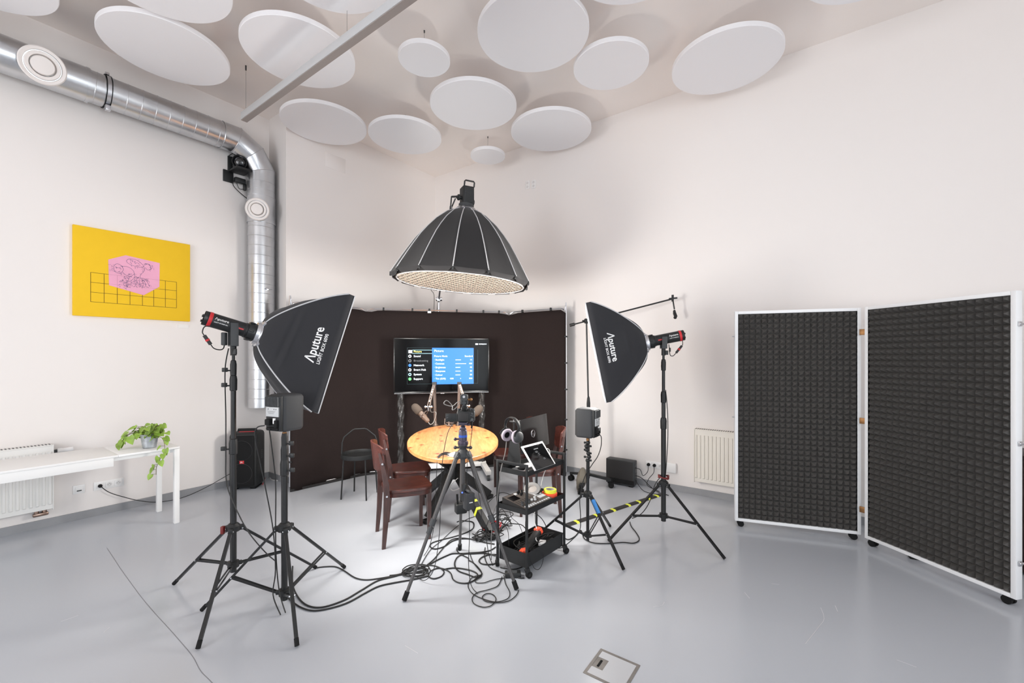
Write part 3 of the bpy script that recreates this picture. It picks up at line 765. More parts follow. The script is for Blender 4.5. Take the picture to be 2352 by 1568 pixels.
for i, (pts, m_, lb) in enumerate((([(605,1108),(612,1095),(618,1090),(622,1100),(635,1103),(650,1102)], 'cable_white', 'thin white cable on the floor between black speaker and backdrop'), ([(603,1112),(608,1102),(612,1093)], 'red_plastic', 'short red cable end beside the black floor speaker'))):
    o = MB().tube(smooth_path([G(x, y, .006) for x, y in pts], 5), .006, 6).build('cable', m_); tag(o, lb, 'cable')

# ------------------------------------------------------------------ light stands
def light_stand(label, c, feet, z_hub, z_low, z_top, joints, r0=.019, kind='light stand', brace_at=.56, group='black light stands', knob=None, name='light_stand'):
    t = thing(name, label, kind, c, 0, group); c = Vector(c)
    A = lambda z, dx=0, dy=0: c+Vector((dx, dy, z))
    zs = [z_low-.05]+[j for j in joints]+[z_top]; rad = r0
    for i in range(len(zs)-1):
        MB().cyl(A(zs[i]), A(zs[i+1]), rad, n=20).build('column', 'black_metal', t)
        if i < len(zs)-2:
            j = MB().lathe([(rad+.001, -.055), (rad+.006, -.05), (rad+.007, .02), (rad+.003, .045), (rad-.002, .05)], A(zs[i+1]), None, 20).build('collar', 'black_satin', t)
            kd = Vector(knob or (-1, -.25, 0)).normalized()
            mb = MB(); mb.cyl(A(zs[i+1]-.02), A(zs[i+1]-.02)+kd*(rad+.03), .005, n=8); mb.box(A(zs[i+1]-.015)+kd*(rad+.038), (.014, .028, .034), frame_z(kd), .004)
            mb.build('tightening_knob', 'black_plastic', j)
        rad = max(.009, rad-.0035)
    MB().cyl(A(z_top), A(z_top+.03), .008, n=12).build('spigot', 'silver', t)
    hub = MB().lathe([(r0, -.025), (r0+.02, -.022), (r0+.022, .012), (r0+.008, .028), (r0, .03)], A(z_hub), None, 18); low = MB().lathe([(r0, -.02), (r0+.015, -.018), (r0+.015, .018), (r0, .02)], A(z_low), None, 18)
    legs = []
    for fpt in feet:
        fpt = Vector(fpt); d = (fpt-c); d.z = 0; d.normalize(); x = Vector((-d.y, d.x, 0))
        top = A(z_hub-.012)+d*(r0+.03); hub.box(A(z_hub-.008)+d*(r0+.018), (.05, .028, .034), Matrix((d, x, Vector((0, 0, 1)))).transposed(), .005)
        low.box(A(z_low)+d*(r0+.014), (.035, .022, .024), Matrix((d, x, Vector((0, 0, 1)))).transposed(), .003)
        foot = Vector((fpt.x, fpt.y, .012)); legs.append((d, x, top, foot))
    hub.build('upper_hub', 'black_satin', t); low.build('lower_hub', 'black_satin', t)
    for d, x, top, foot in legs:
        l = MB().bar(top, foot, .020, .015, x); 
        lo = l.build('leg', 'black_metal', t, smooth=0)
        dd = (foot-top).normalized(); MB().cyl(foot-dd*.035, foot+dd*.004, .0125, n=12).build('foot_cap', 'black_rubber', lo)
        m_ = top.lerp(foot, brace_at); mb = MB()
        for s in (-1, 1): mb.bar(A(z_low)+d*(r0+.02)+x*s*.008, m_+x*s*.011, .004, .013, x)
        mb.build('brace', 'black_metal', t, smooth=0)
        MB().cyl(m_-x*.017, m_+x*.017, .005, n=10).build('rivet', 'silver', lo); MB().cyl(top-x*.018, top+x*.018, .005, n=10).build('rivet', 'silver', lo)
    return t
CA_ = Vector((-1.848, 2.83, 0)); FA = [G(400, 1343), G(455, 1492), G(725, 1306)]
CB_ = Vector((-1.459, 2.736, 0)); FB = [G(464, 1404), G(682, 1486), G(791, 1305)]
CC_ = Vector((.639, 3.60, 0)); FC = [G(1432, 1310), G(1401, 1210), Vector((.176, 3.685, 0))]
CD_ = Vector((1.367, 3.85, 0)); FD = [G(1664, 1285), G(1398, 1244), Vector((1.6, 4.54, 0))]
LT = light_stand('tall black light stand holding the softbox lamp left of the backdrop', CA_, FA, .46, .217, 1.60, [1.00, 1.42, 1.52])
MB().box(CA_+Vector((-.05, -.03, .455)), (.02, .025, .05), None, .004).build('level_tab', 'dark_red', LT)
LB = light_stand('black tripod stand under the left monitor speaker, overlapping the taller stand', CB_, FB, .50, .085, 1.085, [.885, .977, 1.055], knob=(1, -.2, 0), brace_at=.6)
LC = light_stand('thin black stand with blue taped leg under the right monitor speaker', CC_, FC, .43, .09, .72, [], r0=.013, brace_at=.55)
q = Vector((CC_.x, CC_.y, .43)); f_ = FC[0]; d_ = (f_-CC_).normalized(); a_ = q+d_*.05; b2 = Vector((f_.x, f_.y, 0.01))
MB().bar(a_.lerp(b2, .06), a_.lerp(b2, .26), .024, .018, Vector((-d_.y, d_.x, 0))).build('tape_wrap', 'blue_tape', LC)
mb = MB()
for k in range(6):
    z = .715+.030*k; mb.ball(CC_+Vector((.012*math.sin(k*1.3), 0, z)), (.019, .019, .018), nu=12, nv=8); mb.box(CC_+Vector((.022*(-1)**k, 0, z)), (.022, .02, .016), None, .004)
mb.build('jointed_arm', 'black_satin', LC)
LD = light_stand('tall black light stand holding the right softbox lamp, nearest the foam screen', CD_, FD, .445, .158, 1.60, [.99, 1.227, 1.517], r0=.021, knob=(.1, 1, 0))
mb = MB(); q = Vector((CD_.x, CD_.y, .50))
for k in range(3): mb.tube([q+Vector((math.cos(a)*.045, math.sin(a)*.045, .006*k+.008*math.sin(2*a+k))) for a in [i/16*6.283 for i in range(16)]], .005, 6, closed=True)
mb.build('cable_loop', 'dark_red', LD)

# ------------------------------------------------------------------ lamp heads and softboxes
def pose(th, ph):
    h = Vector((math.sin(th), math.cos(th), 0)); a = h*math.cos(ph)+Vector((0, 0, -math.sin(ph))); up = h*math.sin(ph)+Vector((0, 0, math.cos(ph)))
    return a, Vector((math.cos(th), -math.sin(th), 0)), up
def studio_lamp(label, pivot, a, s, up, to_ring, rear, stand_top, flip):
    t = thing('studio_lamp', label, 'studio light', Vector(stand_top), 0, 'cylindrical lamp heads on stands')
    P0 = Vector(pivot); Rr = frame_z(a, s); R0 = .047
    MB().lathe([(0, -rear), (R0-.004, -rear), (R0, -rear+.006), (R0, to_ring-.09), (R0+.004, to_ring-.085), (R0+.004, to_ring-.05), (0, to_ring-.05)], P0, Rr, 40).build('body', 'black_satin', t, smooth=30)
    m_ = MB().lathe([(R0+.003, to_ring-.075), (R0+.014, to_ring-.072), (R0+.016, to_ring-.03), (R0+.012, to_ring-.025), (0, to_ring-.025)], P0, Rr, 40)
    for k in range(6):
        an = k*math.pi/3; dd = s*math.cos(an)+up*math.sin(an); m_.box(P0+a*(to_ring-.055)+dd*(R0+.017), (.012, .012, .03), frame_z(a, dd), .003)
    m_.build('mount_ring', 'black_metal', t, smooth=30)
    c_ = MB().lathe([(R0+.001, -rear+.012), (R0+.0022, -rear+.014), (R0+.0022, -rear+.030), (R0+.001, -rear+.032)], P0, Rr, 40).build('rear_collar', 'red_plastic', t)
    mb = MB()
    for dx, dz in ((.02, .012), (-.02, .012), (.0, -.022)): mb.cyl(P0-a*rear+s*dx+up*dz, P0-a*(rear+.022)+s*dx+up*dz, .008, n=14)
    mb.build('dial', 'black_plastic', t)
    MB().lathe([(R0-.004, -rear-.012), (R0, -rear-.012), (R0, -rear+.01), (R0-.004, -rear+.01)], P0, Rr, 40).build('rear_rim', 'black_metal', t)
    tocam = Vector((0, 0, CAM_H))-P0; n_ = tocam-a*tocam.dot(a); n_.normalize(); b2 = a.cross(n_); b2 = b2 if b2.z > 0 else -b2
    xd = a*(-1 if flip else 1)
    def wrap(x0, y0):
        def fn(x, y):
            y = y+y0; an = y/(R0+.0012); return P0+xd*(x+x0)+(n_*math.cos(an)+b2*math.sin(an))*(R0+.0012)
        return fn
    x0 = -(rear-.082) if not flip else (rear-.082)
    mb = MB(); mb.text('Λputure', .023, wrap(x0, .018), bold=.012); mb.text('LIGHT STORM 60x', .0095, wrap(x0, -.006), bold=.01)
    mb.build('lettering', 'plastic_white', t, smooth=0)
    mb = MB(); mb.bar(P0+n_*(R0+.002)+a*.0, P0+n_*(R0+.002)+a*.055, .010, .006, up); mb.build('red_lever', 'red_plastic', t)
    sd = s if not flip else s
    st = Vector(stand_top); y = Matrix((s, Vector((-s.y, s.x, 0)), Vector((0, 0, 1)))).transposed()
    zc = P0.z; mb = MB()
    for sg in (-1, 1): mb.box(Vector((P0.x, P0.y, 0))+s*sg*(R0+.012)+Vector((0, 0, (zc+.02+st.z+.03)/2)), (.008, .045, zc+.02-st.z-.03), y, .002)
    mb.box(Vector((P0.x, P0.y, st.z+.03)), (2*R0+.032, .045, .008), y, .002)
    mb.build('yoke', 'dark_grey', t)
    MB().cyl(st+Vector((0, 0, -.035)), st+Vector((0, 0, .03)), .018, n=18).box(st+Vector((.02, -.02, -.01)), (.03, .012, .04), None, .004).build('stand_receiver', 'black_plastic', t)
    return t, n_, b2
def softbox(label, ring, a, s, up, W, H, L, face_sign, flip, seed):
    t = thing('softbox', label, 'softbox', Vector(ring), 0, 'rectangular black softboxes'); ring = Vector(ring); R0 = .07
    rnd = random.Random(seed); ph = [rnd.uniform(0, 6.28) for _ in range(8)]
    def prof(tt): return tt**0.52
    def pt(x, y, tt):           # x, y in -1..1 on the square section, tt 0..1 from ring to front
        g = prof(tt); w, h = R0+(W-R0)*g, R0+(H-R0)*g
        m_ = max(abs(x), abs(y), 1e-6); n_ = math.hypot(x, y) or 1e-6; k = (1-tt)**2; cx_, cy_ = x*(1-k)+x*m_/n_*k, y*(1-k)+y*m_/n_*k
        sag = math.sin(math.pi*min(1, tt)); cr_ = math.exp(-((tt-.34-.06*y)/.035)**2)-.8*math.exp(-((tt-.41-.06*y)/.03)**2)
        if abs(abs(x)-1) < 1e-4: cx_ -= math.copysign(1, x)*(.045*cr_*(1-y*y)**.5 if face_sign > 0 else .02*cr_*(1-y*y))+math.copysign(1, x)*sag*(.05*(1-y*y)+.03*math.sin(5*y+6*tt+ph[0])*(1-y**4))
        if abs(abs(y)-1) < 1e-4: cy_ -= math.copysign(1, y)*sag*(.02*(1-x*x)+.03*math.sin(6*x+7*tt+ph[1])*(1-x**4))
        return ring + a*(L*tt) + s*(cx_*w) + up*(cy_*h)
    per = []
    N = 14
    for i in range(N): per.append((1, -1+2*i/N))
    for i in range(N): per.append((1-2*i/N, 1))
    for i in range(N): per.append((-1, 1-2*i/N))
    for i in range(N): per.append((-1+2*i/N, -1))
    mb = MB(); prev = None; ts = [j/40 for j in range(41)]
    for tt in ts:
        cur = [mb.bm.verts.new(pt(x, y, max(tt, .0))) for x, y in per]
        if prev: mb.bridge(prev, cur)
        prev = cur
    lip = [mb.bm.verts.new(v.co + a*.045) for v in prev]; mb.bridge(prev, lip)
    mb.build('fabric_shell', 'box_fabric', t, smooth=50, solid=.003)
    mb = MB()
    for x, y in ((1, 1), (1, -1), (-1, 1), (-1, -1)):
        mb.tube([pt(x, y, tt) + (s*x+up*y)*.002 for tt in ts], .0048, 6)
    for q0, q1 in (((1, 1), (1, -1)), ((1, -1), (-1, -1)), ((-1, -1), (-1, 1)), ((-1, 1), (1, 1))):
        mb.tube([pt(*q0, 1)+a*.045, pt(*q1, 1)+a*.045], .0045, 6)
    mb.build('piping', 'piping_grey', t)
    d = ring+a*(L*.93)
    mb = MB(); k = (W/W)*.97
    mb.face([d+s*W*.95+up*H*.95, d-s*W*.95+up*H*.95, d-s*W*.95-up*H*.95, d+s*W*.95-up*H*.95]); mb.build('diffuser', 'diffuser_cloth', t, smooth=0)
    ld = bpy.data.lights.new('softbox_fill_light', 'AREA'); ld.shape = 'RECTANGLE'; ld.size = W*1.85; ld.size_y = H*1.85; ld.energy = 85; ld.color = (1.0, .97, .92)  # added light, softbox assumed switched on to brighten the lower walls and floor
    lo_ = bpy.data.objects.new('softbox_fill_light', ld); COL.objects.link(lo_); lo_.location = d+a*.004; lo_.rotation_euler = Matrix((s, a.cross(s)*-1, -a)).transposed().to_euler() if False else Matrix((s, (-a).cross(s), -a)).transposed().to_euler()
    Rr = frame_z(a, s)
    mb = MB().lathe([(.058, -.03), (.075, -.026), (.078, -.005), (.088, .0), (.09, .022), (.084, .03), (.05, .03)], ring, Rr, 40)
    for q in ((1, 1), (1, -1), (-1, 1), (-1, -1)):
        p0 = pt(*q, .0); mb.box(ring+(s*q[0]+up*q[1])*.07+a*.012, (.03, .03, .035), frame_z(a, s*q[0]+up*q[1]), .006)
    mb.build('speed_ring', 'silver', t, smooth=30)
    # lettering printed on the side panel that faces the room's middle, running along the front edge
    def lay(t_mid, v_mid, size):
        def fn(x, y):
            # x runs along the edge, y towards the lamp
            v = v_mid + (x if not flip else -x)/H; tt = t_mid - y/(L*1.05)
            p = pt(face_sign, max(-1, min(1, v)), tt); return p + s*face_sign*.0028 + (a*0)
        return fn
    mb = MB(); mb.text('Λputure', .083, lay(.745, .05, 0), bold=.016); mb.text('LIGHT BOX 6090', .031, lay(.872, .0, 0), bold=.014)
    mb.build('lettering', 'plastic_white', t, smooth=0)
    return t
aL, sL, uL = pose(.852, .298); RINGL = Vector((-1.739, 2.927, 1.747)); PIVL = RINGL-aL*.154
studio_lamp('black cylindrical lamp head with red rear ring behind the left softbox', PIVL, aL, sL, uL, .154, .155, CA_+Vector((0, 0, 1.635)), False)
softbox('large black softbox with white lettering on the left stand', RINGL, aL, sL, uL, .294, .427, .402, 1, False, 2)
aR, sR, uR = pose(-1.395, .20); RINGR = Vector((1.212, 3.874, 1.715)); PIVR = RINGR-aR*.16
studio_lamp('black cylindrical lamp head behind the right softbox', PIVR, aR, sR, uR, .16, .165, CD_+Vector((0, 0, 1.635)), True)
softbox('black softbox with white lettering on the right stand, seen edge on', RINGR, aR, sR, uR, .298, .436, .412, -1, True, 7)
# small inline power leads of the lamps
def inline_lead(label, pts, i0):
    t = thing('power_lead', label, 'cable', Vector(pts[-1]))
    sp = smooth_path(pts, 8); MB().tube(sp, .0035, 6).build('cable', 'cable_black', t)
    p0, p1 = Vector(pts[i0]), Vector(pts[i0+1]); MB().cyl(p0, p1, .0105, n=12).build('coupler', 'black_plastic', t)
    MB().cyl(p0.lerp(p1, .42), p0.lerp(p1, .60), .0125, n=12).build('coupler_band', 'red_plastic', t)
inline_lead('short lead with red banded coupler hanging from the left lamp head', [P(484, 749, 2.70), P(470, 750, 2.69), P(465, 762, 2.68), P(469, 770, 2.68), P(484, 791, 2.70), P(492, 800, 2.72), P(506, 803, 2.76), P(514, 798, 2.79), P(516, 780, 2.81)], 3)
inline_lead('short lead with red banded coupler hanging from the right lamp head', [P(1560, 776, 3.84), P(1567, 781, 3.83), P(1568, 790, 3.83), P(1566, 794, 3.83), P(1553, 810, 3.83), P(1546, 817, 3.83), P(1540, 816, 3.83), P(1538, 808, 3.83), P(1536, 790, 3.83)], 3)
for lb, pts in (('grey power adapter clipped on the left light stand beside the yoke', P(515, 778, 2.80)), ('small black power adapter hanging under the right lamp head', P(1538.5, 803, 3.83))):
    o = MB().box(pts, (.028, .03, .085) if 'grey' in lb else (.016, .016, .038), None, .006).build('power_adapter', 'dark_grey' if 'grey' in lb else 'black_plastic'); tag(o, lb, 'adapter')

# ------------------------------------------------------------------ studio monitor speakers
def monitor_speaker(label, c, front, w, h, d):
    front = Vector((front[0], front[1], 0)).normalized(); t = thing('monitor_speaker', label, 'speaker', Vector((c.x, c.y, c.z-h/2)), 0, 'grey monitor speakers on stands')
    x = Vector((front.y, -front.x, 0)); R = Matrix((x, front, Vector((0, 0, 1)))).transposed()
    if R.determinant() < 0: x = -x; R = Matrix((x, front, Vector((0, 0, 1)))).transposed()
    S = lambda a, b_, z: c+x*a+front*b_+Vector((0, 0, z))
    MB().box(S(0, .01, 0), (w, d, h), R, .022, 4).build('enclosure', 'speaker_grey', t, smooth=50)
    MB().box(S(0, d/2+.008, 0), (w*.86, .012, h*.88), R, .01).build('front_grille', 'black_satin', t)
    mb = MB(); yb = -d/2+.008
    MB().box(S(0, yb-.004, -.0), (w*.86, .02, h*.94), R, .006).build('rear_plate', 'black_satin', t)
    for k in range(11): mb.box(S(-w*.36+w*.072*k, yb-.018, h*.315), (w*.03, .016, h*.25), R)
    mb.build('cooling_fins', 'fin_grey', t, smooth=0)
    l = MB().box(S(0, yb-.017, h*.045), (w*.72, .008, h*.255), R, .001).build('control_label', 'label_white', t)
    mb = MB()
    for a in (-.22, .13, .24): mb.box(S(w*a, yb-.0215, h*.115), (w*.025, .003, h*.022), R)
    mb.build('switches', 'black_rubber', l); mb = MB()
    for k in range(3): mb.box(S(-w*.05+.0*k, yb-.0212, h*(.06-.03*k)), (w*(.5-.1*k), .001, h*.006), R)
    mb.build('printed_lines', 'fin_grey', l)
    mb = MB(); mb.box(S(-w*.18, yb-.022, -h*.23), (w*.26, .03, h*.16), R, .004); mb.box(S(w*.25, yb-.02, -h*.27), (w*.16, .02, h*.20), R, .004); mb.box(S(0, yb-.012, -h*.41), (w*.7, .03, h*.09), R, .01)
    mb.build('connectors', 'black_rubber', t)
    MB().cyl(S(w*.13, yb-.02, -h*.12), S(w*.13, yb-.02, -h*.26), .009, n=12).build('cable_plug', 'plastic_white', t)
    MB().cyl(S(0, 0, -h/2-.045), S(0, 0, -h/2+.012), .008, n=12).cyl(S(0, 0, -h/2-.03), S(0, 0, -h/2-.012), .013, n=16).build('thread_adapter', 'brass', t)
monitor_speaker('grey monitor speaker on the left stand, its finned back towards us', Vector((-1.459, 2.736, 1.238)), (.40, .92), .153, .235, .15)
monitor_speaker('grey monitor speaker on the right stand, turned sideways', Vector((.639, 3.60, 1.035)), (-.866, .5), .150, .245, .15)

# ------------------------------------------------------------------ overhead dome softbox
OT = Vector((-.4976, 4.6, 3.144)); oa = Vector((-.068, 0, -1)).normalized(); ox = Vector((1, 0, -.068)).normalized(); oy = oa.cross(ox)
if oy.y < 0: oy = -oy
NR = 14; RPH = math.radians(-90+1.0)
def OD(ang, r, tt): return OT + oa*tt + ox*(r*math.cos(ang)) + oy*(r*math.sin(ang))
dome_prof = [(0, .10), (.012, .16), (.045, .225), (.15, .348), (.25, .437), (.345, .51), (.46, .583), (.56, .643), (.66, .70), (.735, .742)]
def dome_r(tt):
    for (a, ra), (b_, rb) in zip(dome_prof, dome_prof[1:]):
        if tt <= b_: return ra+(rb-ra)*(tt-a)/(b_-a)
    return dome_prof[-1][1]
t = thing('dome_softbox', 'big black umbrella shaped dome softbox hanging over the round wooden table', 'softbox', OT+oa*.78)
SUB = 6; NA = NR*SUB
def dome_pt(i, tt, inner=0.0):
    q = (i % SUB)/SUB; ang = RPH+2*math.pi*i/NA; r = dome_r(tt)-inner
    chord = math.cos(math.pi/NR)/math.cos(math.pi/NR*(2*q-1)); r *= 1-(1-chord)*1.0
    r -= .012*math.sin(math.pi*q)*tt/.735
    return ang, r
mb = MB(); prev = None
tl = [0, .012, .045, .10, .15, .2, .25, .3, .345, .4, .46, .51, .56, .61, .66, .70, .735]
for tt in tl:
    cur = [mb.bm.verts.new(OD(*dome_pt(i, tt), tt)) for i in range(NA)]
    if prev: mb.bridge(prev, cur)
    prev = cur
hem = []
for i in range(NA):
    q = (i % SUB)/SUB; ang, r = dome_pt(i, .735); hem.append(mb.bm.verts.new(OD(ang, r-.01, .735+(.045 if 0 < q else .0))))
mb.bridge(prev, hem)
mb.build('fabric_shell', 'dome_fabric', t, smooth=32, solid=.003)
mb = MB()
for k in range(NR): mb.tube([OD(RPH+2*math.pi*k/NR, dome_r(tt)+.003, tt) for tt in tl], .0052, 6)
mb.build('piping', 'piping_grey', t)
mb = MB()
for k in range(NR):
    an = RPH+2*math.pi*k/NR; mb.box(OD(an, .735, .745), (.045, .02, .02), frame_z(OD(an, 1, 0)-OD(an, 0, 0), oa), .006)
mb.build('corner_pocket', 'black_satin', t)
# diffuser skin, binding and the cloth honeycomb grid below it
GR, GT = .672, .775
MB().lathe([(.664, -.06), (.690, .0), (.688, .044)], OT+oa*(GT-.044), Matrix((ox, oy, oa)).transposed(), 84).build('inner_skirt', 'tape_black', t)
MB().lathe([(GR+.018, 0), (0, 0)], OT+oa*(GT-.045), Matrix((ox, oy, oa)).transposed(), 64).build('diffuser', 'diffuser_cloth', t, smooth=0)
mb = MB(); mb.tube([OD(2*math.pi*k/72, GR, GT) for k in range(72)], .006, 6, closed=True); mb.tube([OD(2*math.pi*k/72, GR, GT-.04) for k in range(72)], .006, 6, closed=True)
mb.build('grid_binding', 'piping_grey', t)
mb = MB(); mk = MB(); NG = 23; pit = 2*GR/NG; ga = math.radians(33); GE = ((ox*math.cos(ga)+oy*math.sin(ga), oy*math.cos(ga)-ox*math.sin(ga)), (oy*math.cos(ga)-ox*math.sin(ga), ox*math.cos(ga)+oy*math.sin(ga)))
for k in range(1, NG):
    o_ = -GR+k*pit; hl = math.sqrt(GR*GR-o_*o_)
    for e1, e2 in GE:
        nn = 24; prev = None
        for j in range(nn+1):
            w_ = -hl+2*hl*j/nn; p = OT+oa*(GT-.044)+e1*(o_+.004*math.sin(w_*60+k))+e2*w_
            lo_ = p+oa*.038+e1*.003*math.sin(w_*70); cur = (mb.bm.verts.new(p), mb.bm.verts.new(lo_), mk.bm.verts.new(lo_), mk.bm.verts.new(lo_+oa*.005))
            if prev: mb.bm.faces.new((prev[0], prev[1], cur[1], cur[0])); mk.bm.faces.new((prev[2], prev[3], cur[3], cur[2]))
            prev = cur
hg = mb.build('honeycomb_grid', 'grid_cloth', t, smooth=0); mk.build('grid_shade_strips', 'tape_black', hg, smooth=0)  # black lower strips stand in for the shadowed gaps between the cells
mb = MB().lathe([(.085, -.045), (.10, -.04), (.115, -.02), (.13, -.004), (.165, .012), (.16, .016)], OT, Matrix((ox, oy, oa)).transposed(), 40); mb.build('speed_ring', 'silver', t)
mb = MB()
for k in range(NR): mb.ball(OD(RPH+2*math.pi*k/NR, .165, .01), .008, None, 8, 6)
mb.build('rod_socket', 'silver', t)
lamp_d = bpy.data.lights.new('dome_lamp', 'AREA'); lamp_d.shape = 'DISK'; lamp_d.size = 2*GR; lamp_d.energy = 72; lamp_d.color = (1.0, .94, .86); lamp_d.spread = math.radians(150)
lo = bpy.data.objects.new('dome_lamp', lamp_d); COL.objects.link(lo); lo.location = OT+oa*(GT-.042); lo.rotation_euler = oa.to_track_quat('-Z', 'Y').to_euler()

HL = OT-oa*.045; t = thing('studio_lamp', 'boxy black lamp head with top handle on the dome softbox', 'studio light', HL)
Rl = rz(math.radians(27)); up = -oa
def LP_(x, y, z): return HL + Rl @ Vector((x, y, 0)) + up*z
MB().box(LP_(0, 0, .125), (.125, .125, .19), Rl, .012, 3).build('body', 'black_satin', t, smooth=40)
MB().cyl(LP_(0, 0, 0), LP_(0, 0, .035), .082, n=32).build('mount_ring', 'dark_grey', t)
mb = MB()
for k in range(8): mb.box(LP_(-.045+.0128*k, -.064, .125), (.0035, .004, .155), Rl)
for k in range(10): mb.box(LP_(0, -.064, .052+.016*k), (.096, .003, .0035), Rl)
mb.build('rear_grille', 'dark_grey', t, smooth=0)
MB().tube([LP_(-.055, -.05, .215), LP_(-.055, -.055, .262), LP_(-.045, -.055, .272), LP_(.045, -.055, .272), LP_(.055, -.055, .262), LP_(.055, -.05, .215)], .0085, 8).build('handle', 'black_plastic', t)
mb = MB(); mb.cyl(LP_(-.06, 0, .10), LP_(-.115, 0, .10), .017, n=16); mb.cyl(LP_(-.085, 0, .10), LP_(-.10, 0, .10), .032, n=20); mb.cyl(LP_(.06, 0, .07), LP_(.082, 0, .07), .03, n=20)
mb.build('tilt_knob', 'black_plastic', t)
mb = MB(); mb.bar(LP_(-.11, 0, .105), LP_(-.165, .02, .10), .016); mb.bar(LP_(-.165, .02, .105), LP_(-.165, .03, -.03), .012); mb.bar(LP_(-.12, .02, .09), LP_(-.155, .06, -.03), .012)
mb.build('yoke', 'black_metal', t, smooth=0)

# boom stand carrying the dome, its column behind the backdrop
BS = Vector((-1.14, 6.42, 0)); t = thing('boom_stand', 'chrome boom stand rising behind the black backdrop to hold the dome softbox', 'light stand', BS)
yk = LP_(-.16, .04, -.0); el = Vector((-1.09, 6.36, 2.44))
MB().cyl(BS+Vector((0, 0, .3)), el-Vector((0, 0, .05)), .019, n=18).build('column', 'silver', t)
dirb = (yk-el).normalized(); MB().cyl(el-dirb*.35, yk, .014, n=16).build('boom_arm', 'silver', t)
mb = MB().cyl(el-Vector((.04, 0, 0)), el+Vector((.05, 0, 0)), .03, n=18); mb.box(el, (.05, .06, .07), None, .008); mb.build('swivel', 'chrome', t)
for k in range(3):
    an = 1.2+k*2.094; MB().bar(BS+Vector((0, 0, .32)), BS+Vector((.36*math.cos(an), .36*math.sin(an), .012)), .024, .014).build('leg', 'silver', t, smooth=0)
MB().tube(smooth_path([yk+Vector((0, .1, .02)), el+Vector((-.06, -.3, .20)), el+Vector((-.07, -.02, .06)), el+Vector((-.075, 0, -.2)), BS+Vector((-.07, 0, 1.0))], 6), .004, 6).build('cable', 'cable_black', t)

# ------------------------------------------------------------------ collapsible black backdrop
BK = [Vector((-2.60, 5.0, 0)), Vector((-1.96, 5.72, 0)), Vector((-.04, 6.20, 0)), Vector((.716, 5.66, 0))]
BH = 2.23; t = thing('backdrop', 'wide three panel black fabric backdrop standing behind the table', 'backdrop', (BK[0]+BK[3])/2)
def fold_path():
    out = []; seg = [(BK[0], BK[1], 12), (BK[1], BK[2], 26), (BK[2], BK[3], 12)]
    for i, (a, b_, n) in enumerate(seg):
        for j in range(n): out.append(a.lerp(b_, j/n))
    out.append(BK[3]); 
    for _ in range(2): out = [out[0]]+[(out[i-1]+out[i]*2+out[i+1])/4 for i in range(1, len(out)-1)]+[out[-1]]
    return out
FP = fold_path(); NF = len(FP)
def fpt(i, z, off=0.0):
    p = FP[i]; d = (FP[min(i+1, NF-1)]-FP[max(i-1, 0)]).normalized(); n_ = Vector((d.y, -d.x, 0)); n_ = n_ if n_.y < 0 else -n_
    return p+n_*off+Vector((0, 0, z))
rnd = random.Random(4)
def top_z(i):
    x = i/(NF-1)*4.0; dip = 0
    for c in (1.0, 3.05): dip += .028*math.exp(-((x-c)/.09)**2)
    if i == 0 or i == NF-1: dip += .05
    return BH-.02-dip
mb = MB(); NZ = 22; rows = []
for i in range(NF):
    col = []
    for j in range(NZ):
        q = j/(NZ-1); z0 = .004+(.03 if i in (0, NF-1) else 0); z = z0+(top_z(i)-z0)*q
        off = .010*math.sin(i*.9+q*3)*(1-q)**2 + .016*math.sin(i*1.7+q*9)*max(0, .35-q)*2
        col.append(mb.bm.verts.new(fpt(i, z, off)))
    rows.append(col)
for i in range(NF-1):
    for j in range(NZ-1): mb.bm.faces.new((rows[i][j], rows[i+1][j], rows[i+1][j+1], rows[i][j+1]))
mb.build('fabric', 'backdrop_cloth', t, smooth=60, solid=.004)
mb = MB()
def hem_run(i0, i1):
    for i in range(i0, i1):
        a, b_ = fpt(i, .016, .006), fpt(i+1, .016, .006); mb.box((a+b_)/2, ((b_-a).length*1.02, .012, .03), frame_z(Vector((0, 0, 1)), b_-a))
hem_run(0, NF-1); mb.build('bottom_hem', 'tape_black', t)
mb = MB()
for a, b_ in ((0, 12), (12, 38), (38, NF-1)):
    pts = [fpt(a, .06, -.008), fpt(a, BH-.10, -.008), fpt(a, BH-.03, -.008).lerp(fpt(min(a+1, b_), BH-.03, -.008), .25)] + [fpt(i, BH, -.008) for i in range(a+1, b_)] + [fpt(b_, BH-.03, -.008).lerp(fpt(b_-1, BH-.03, -.008), .25), fpt(b_, BH-.10, -.008), fpt(b_, .06, -.008)]
    if a == 12: pts = pts[2:-2]
    elif a == 0: pts = pts[:-2]
    else: pts = pts[2:]
    mb.tube(smooth_path(pts, 3), .009, 8)
    mb.tube([fpt(i, .035, -.012) for i in range(a, b_+1)], .009, 8)
mb.build('frame', 'silver', t)
mb = MB()
for i in [3, 8, 15, 20, 23, 28, 33, 36, 41, 47]:
    a = fpt(i, BH-.002, 0); mb.box(a, (.022, .034, .04), frame_z(Vector((0, 0, 1)), FP[i+1]-FP[i]), .004)
for z in (.35, .75, 1.15, 1.5, 1.85):
    for i in (0, NF-1): mb.box(fpt(i, z, 0), (.04, .02, .02), None, .003)
mb.build('clip', 'black_plastic', t)
i_ = 23; a = fpt(i_, BH-.03, .018); MB().box(a, (.05, .012, .03), None, .004).build('white_clamp', 'plastic_white', t)

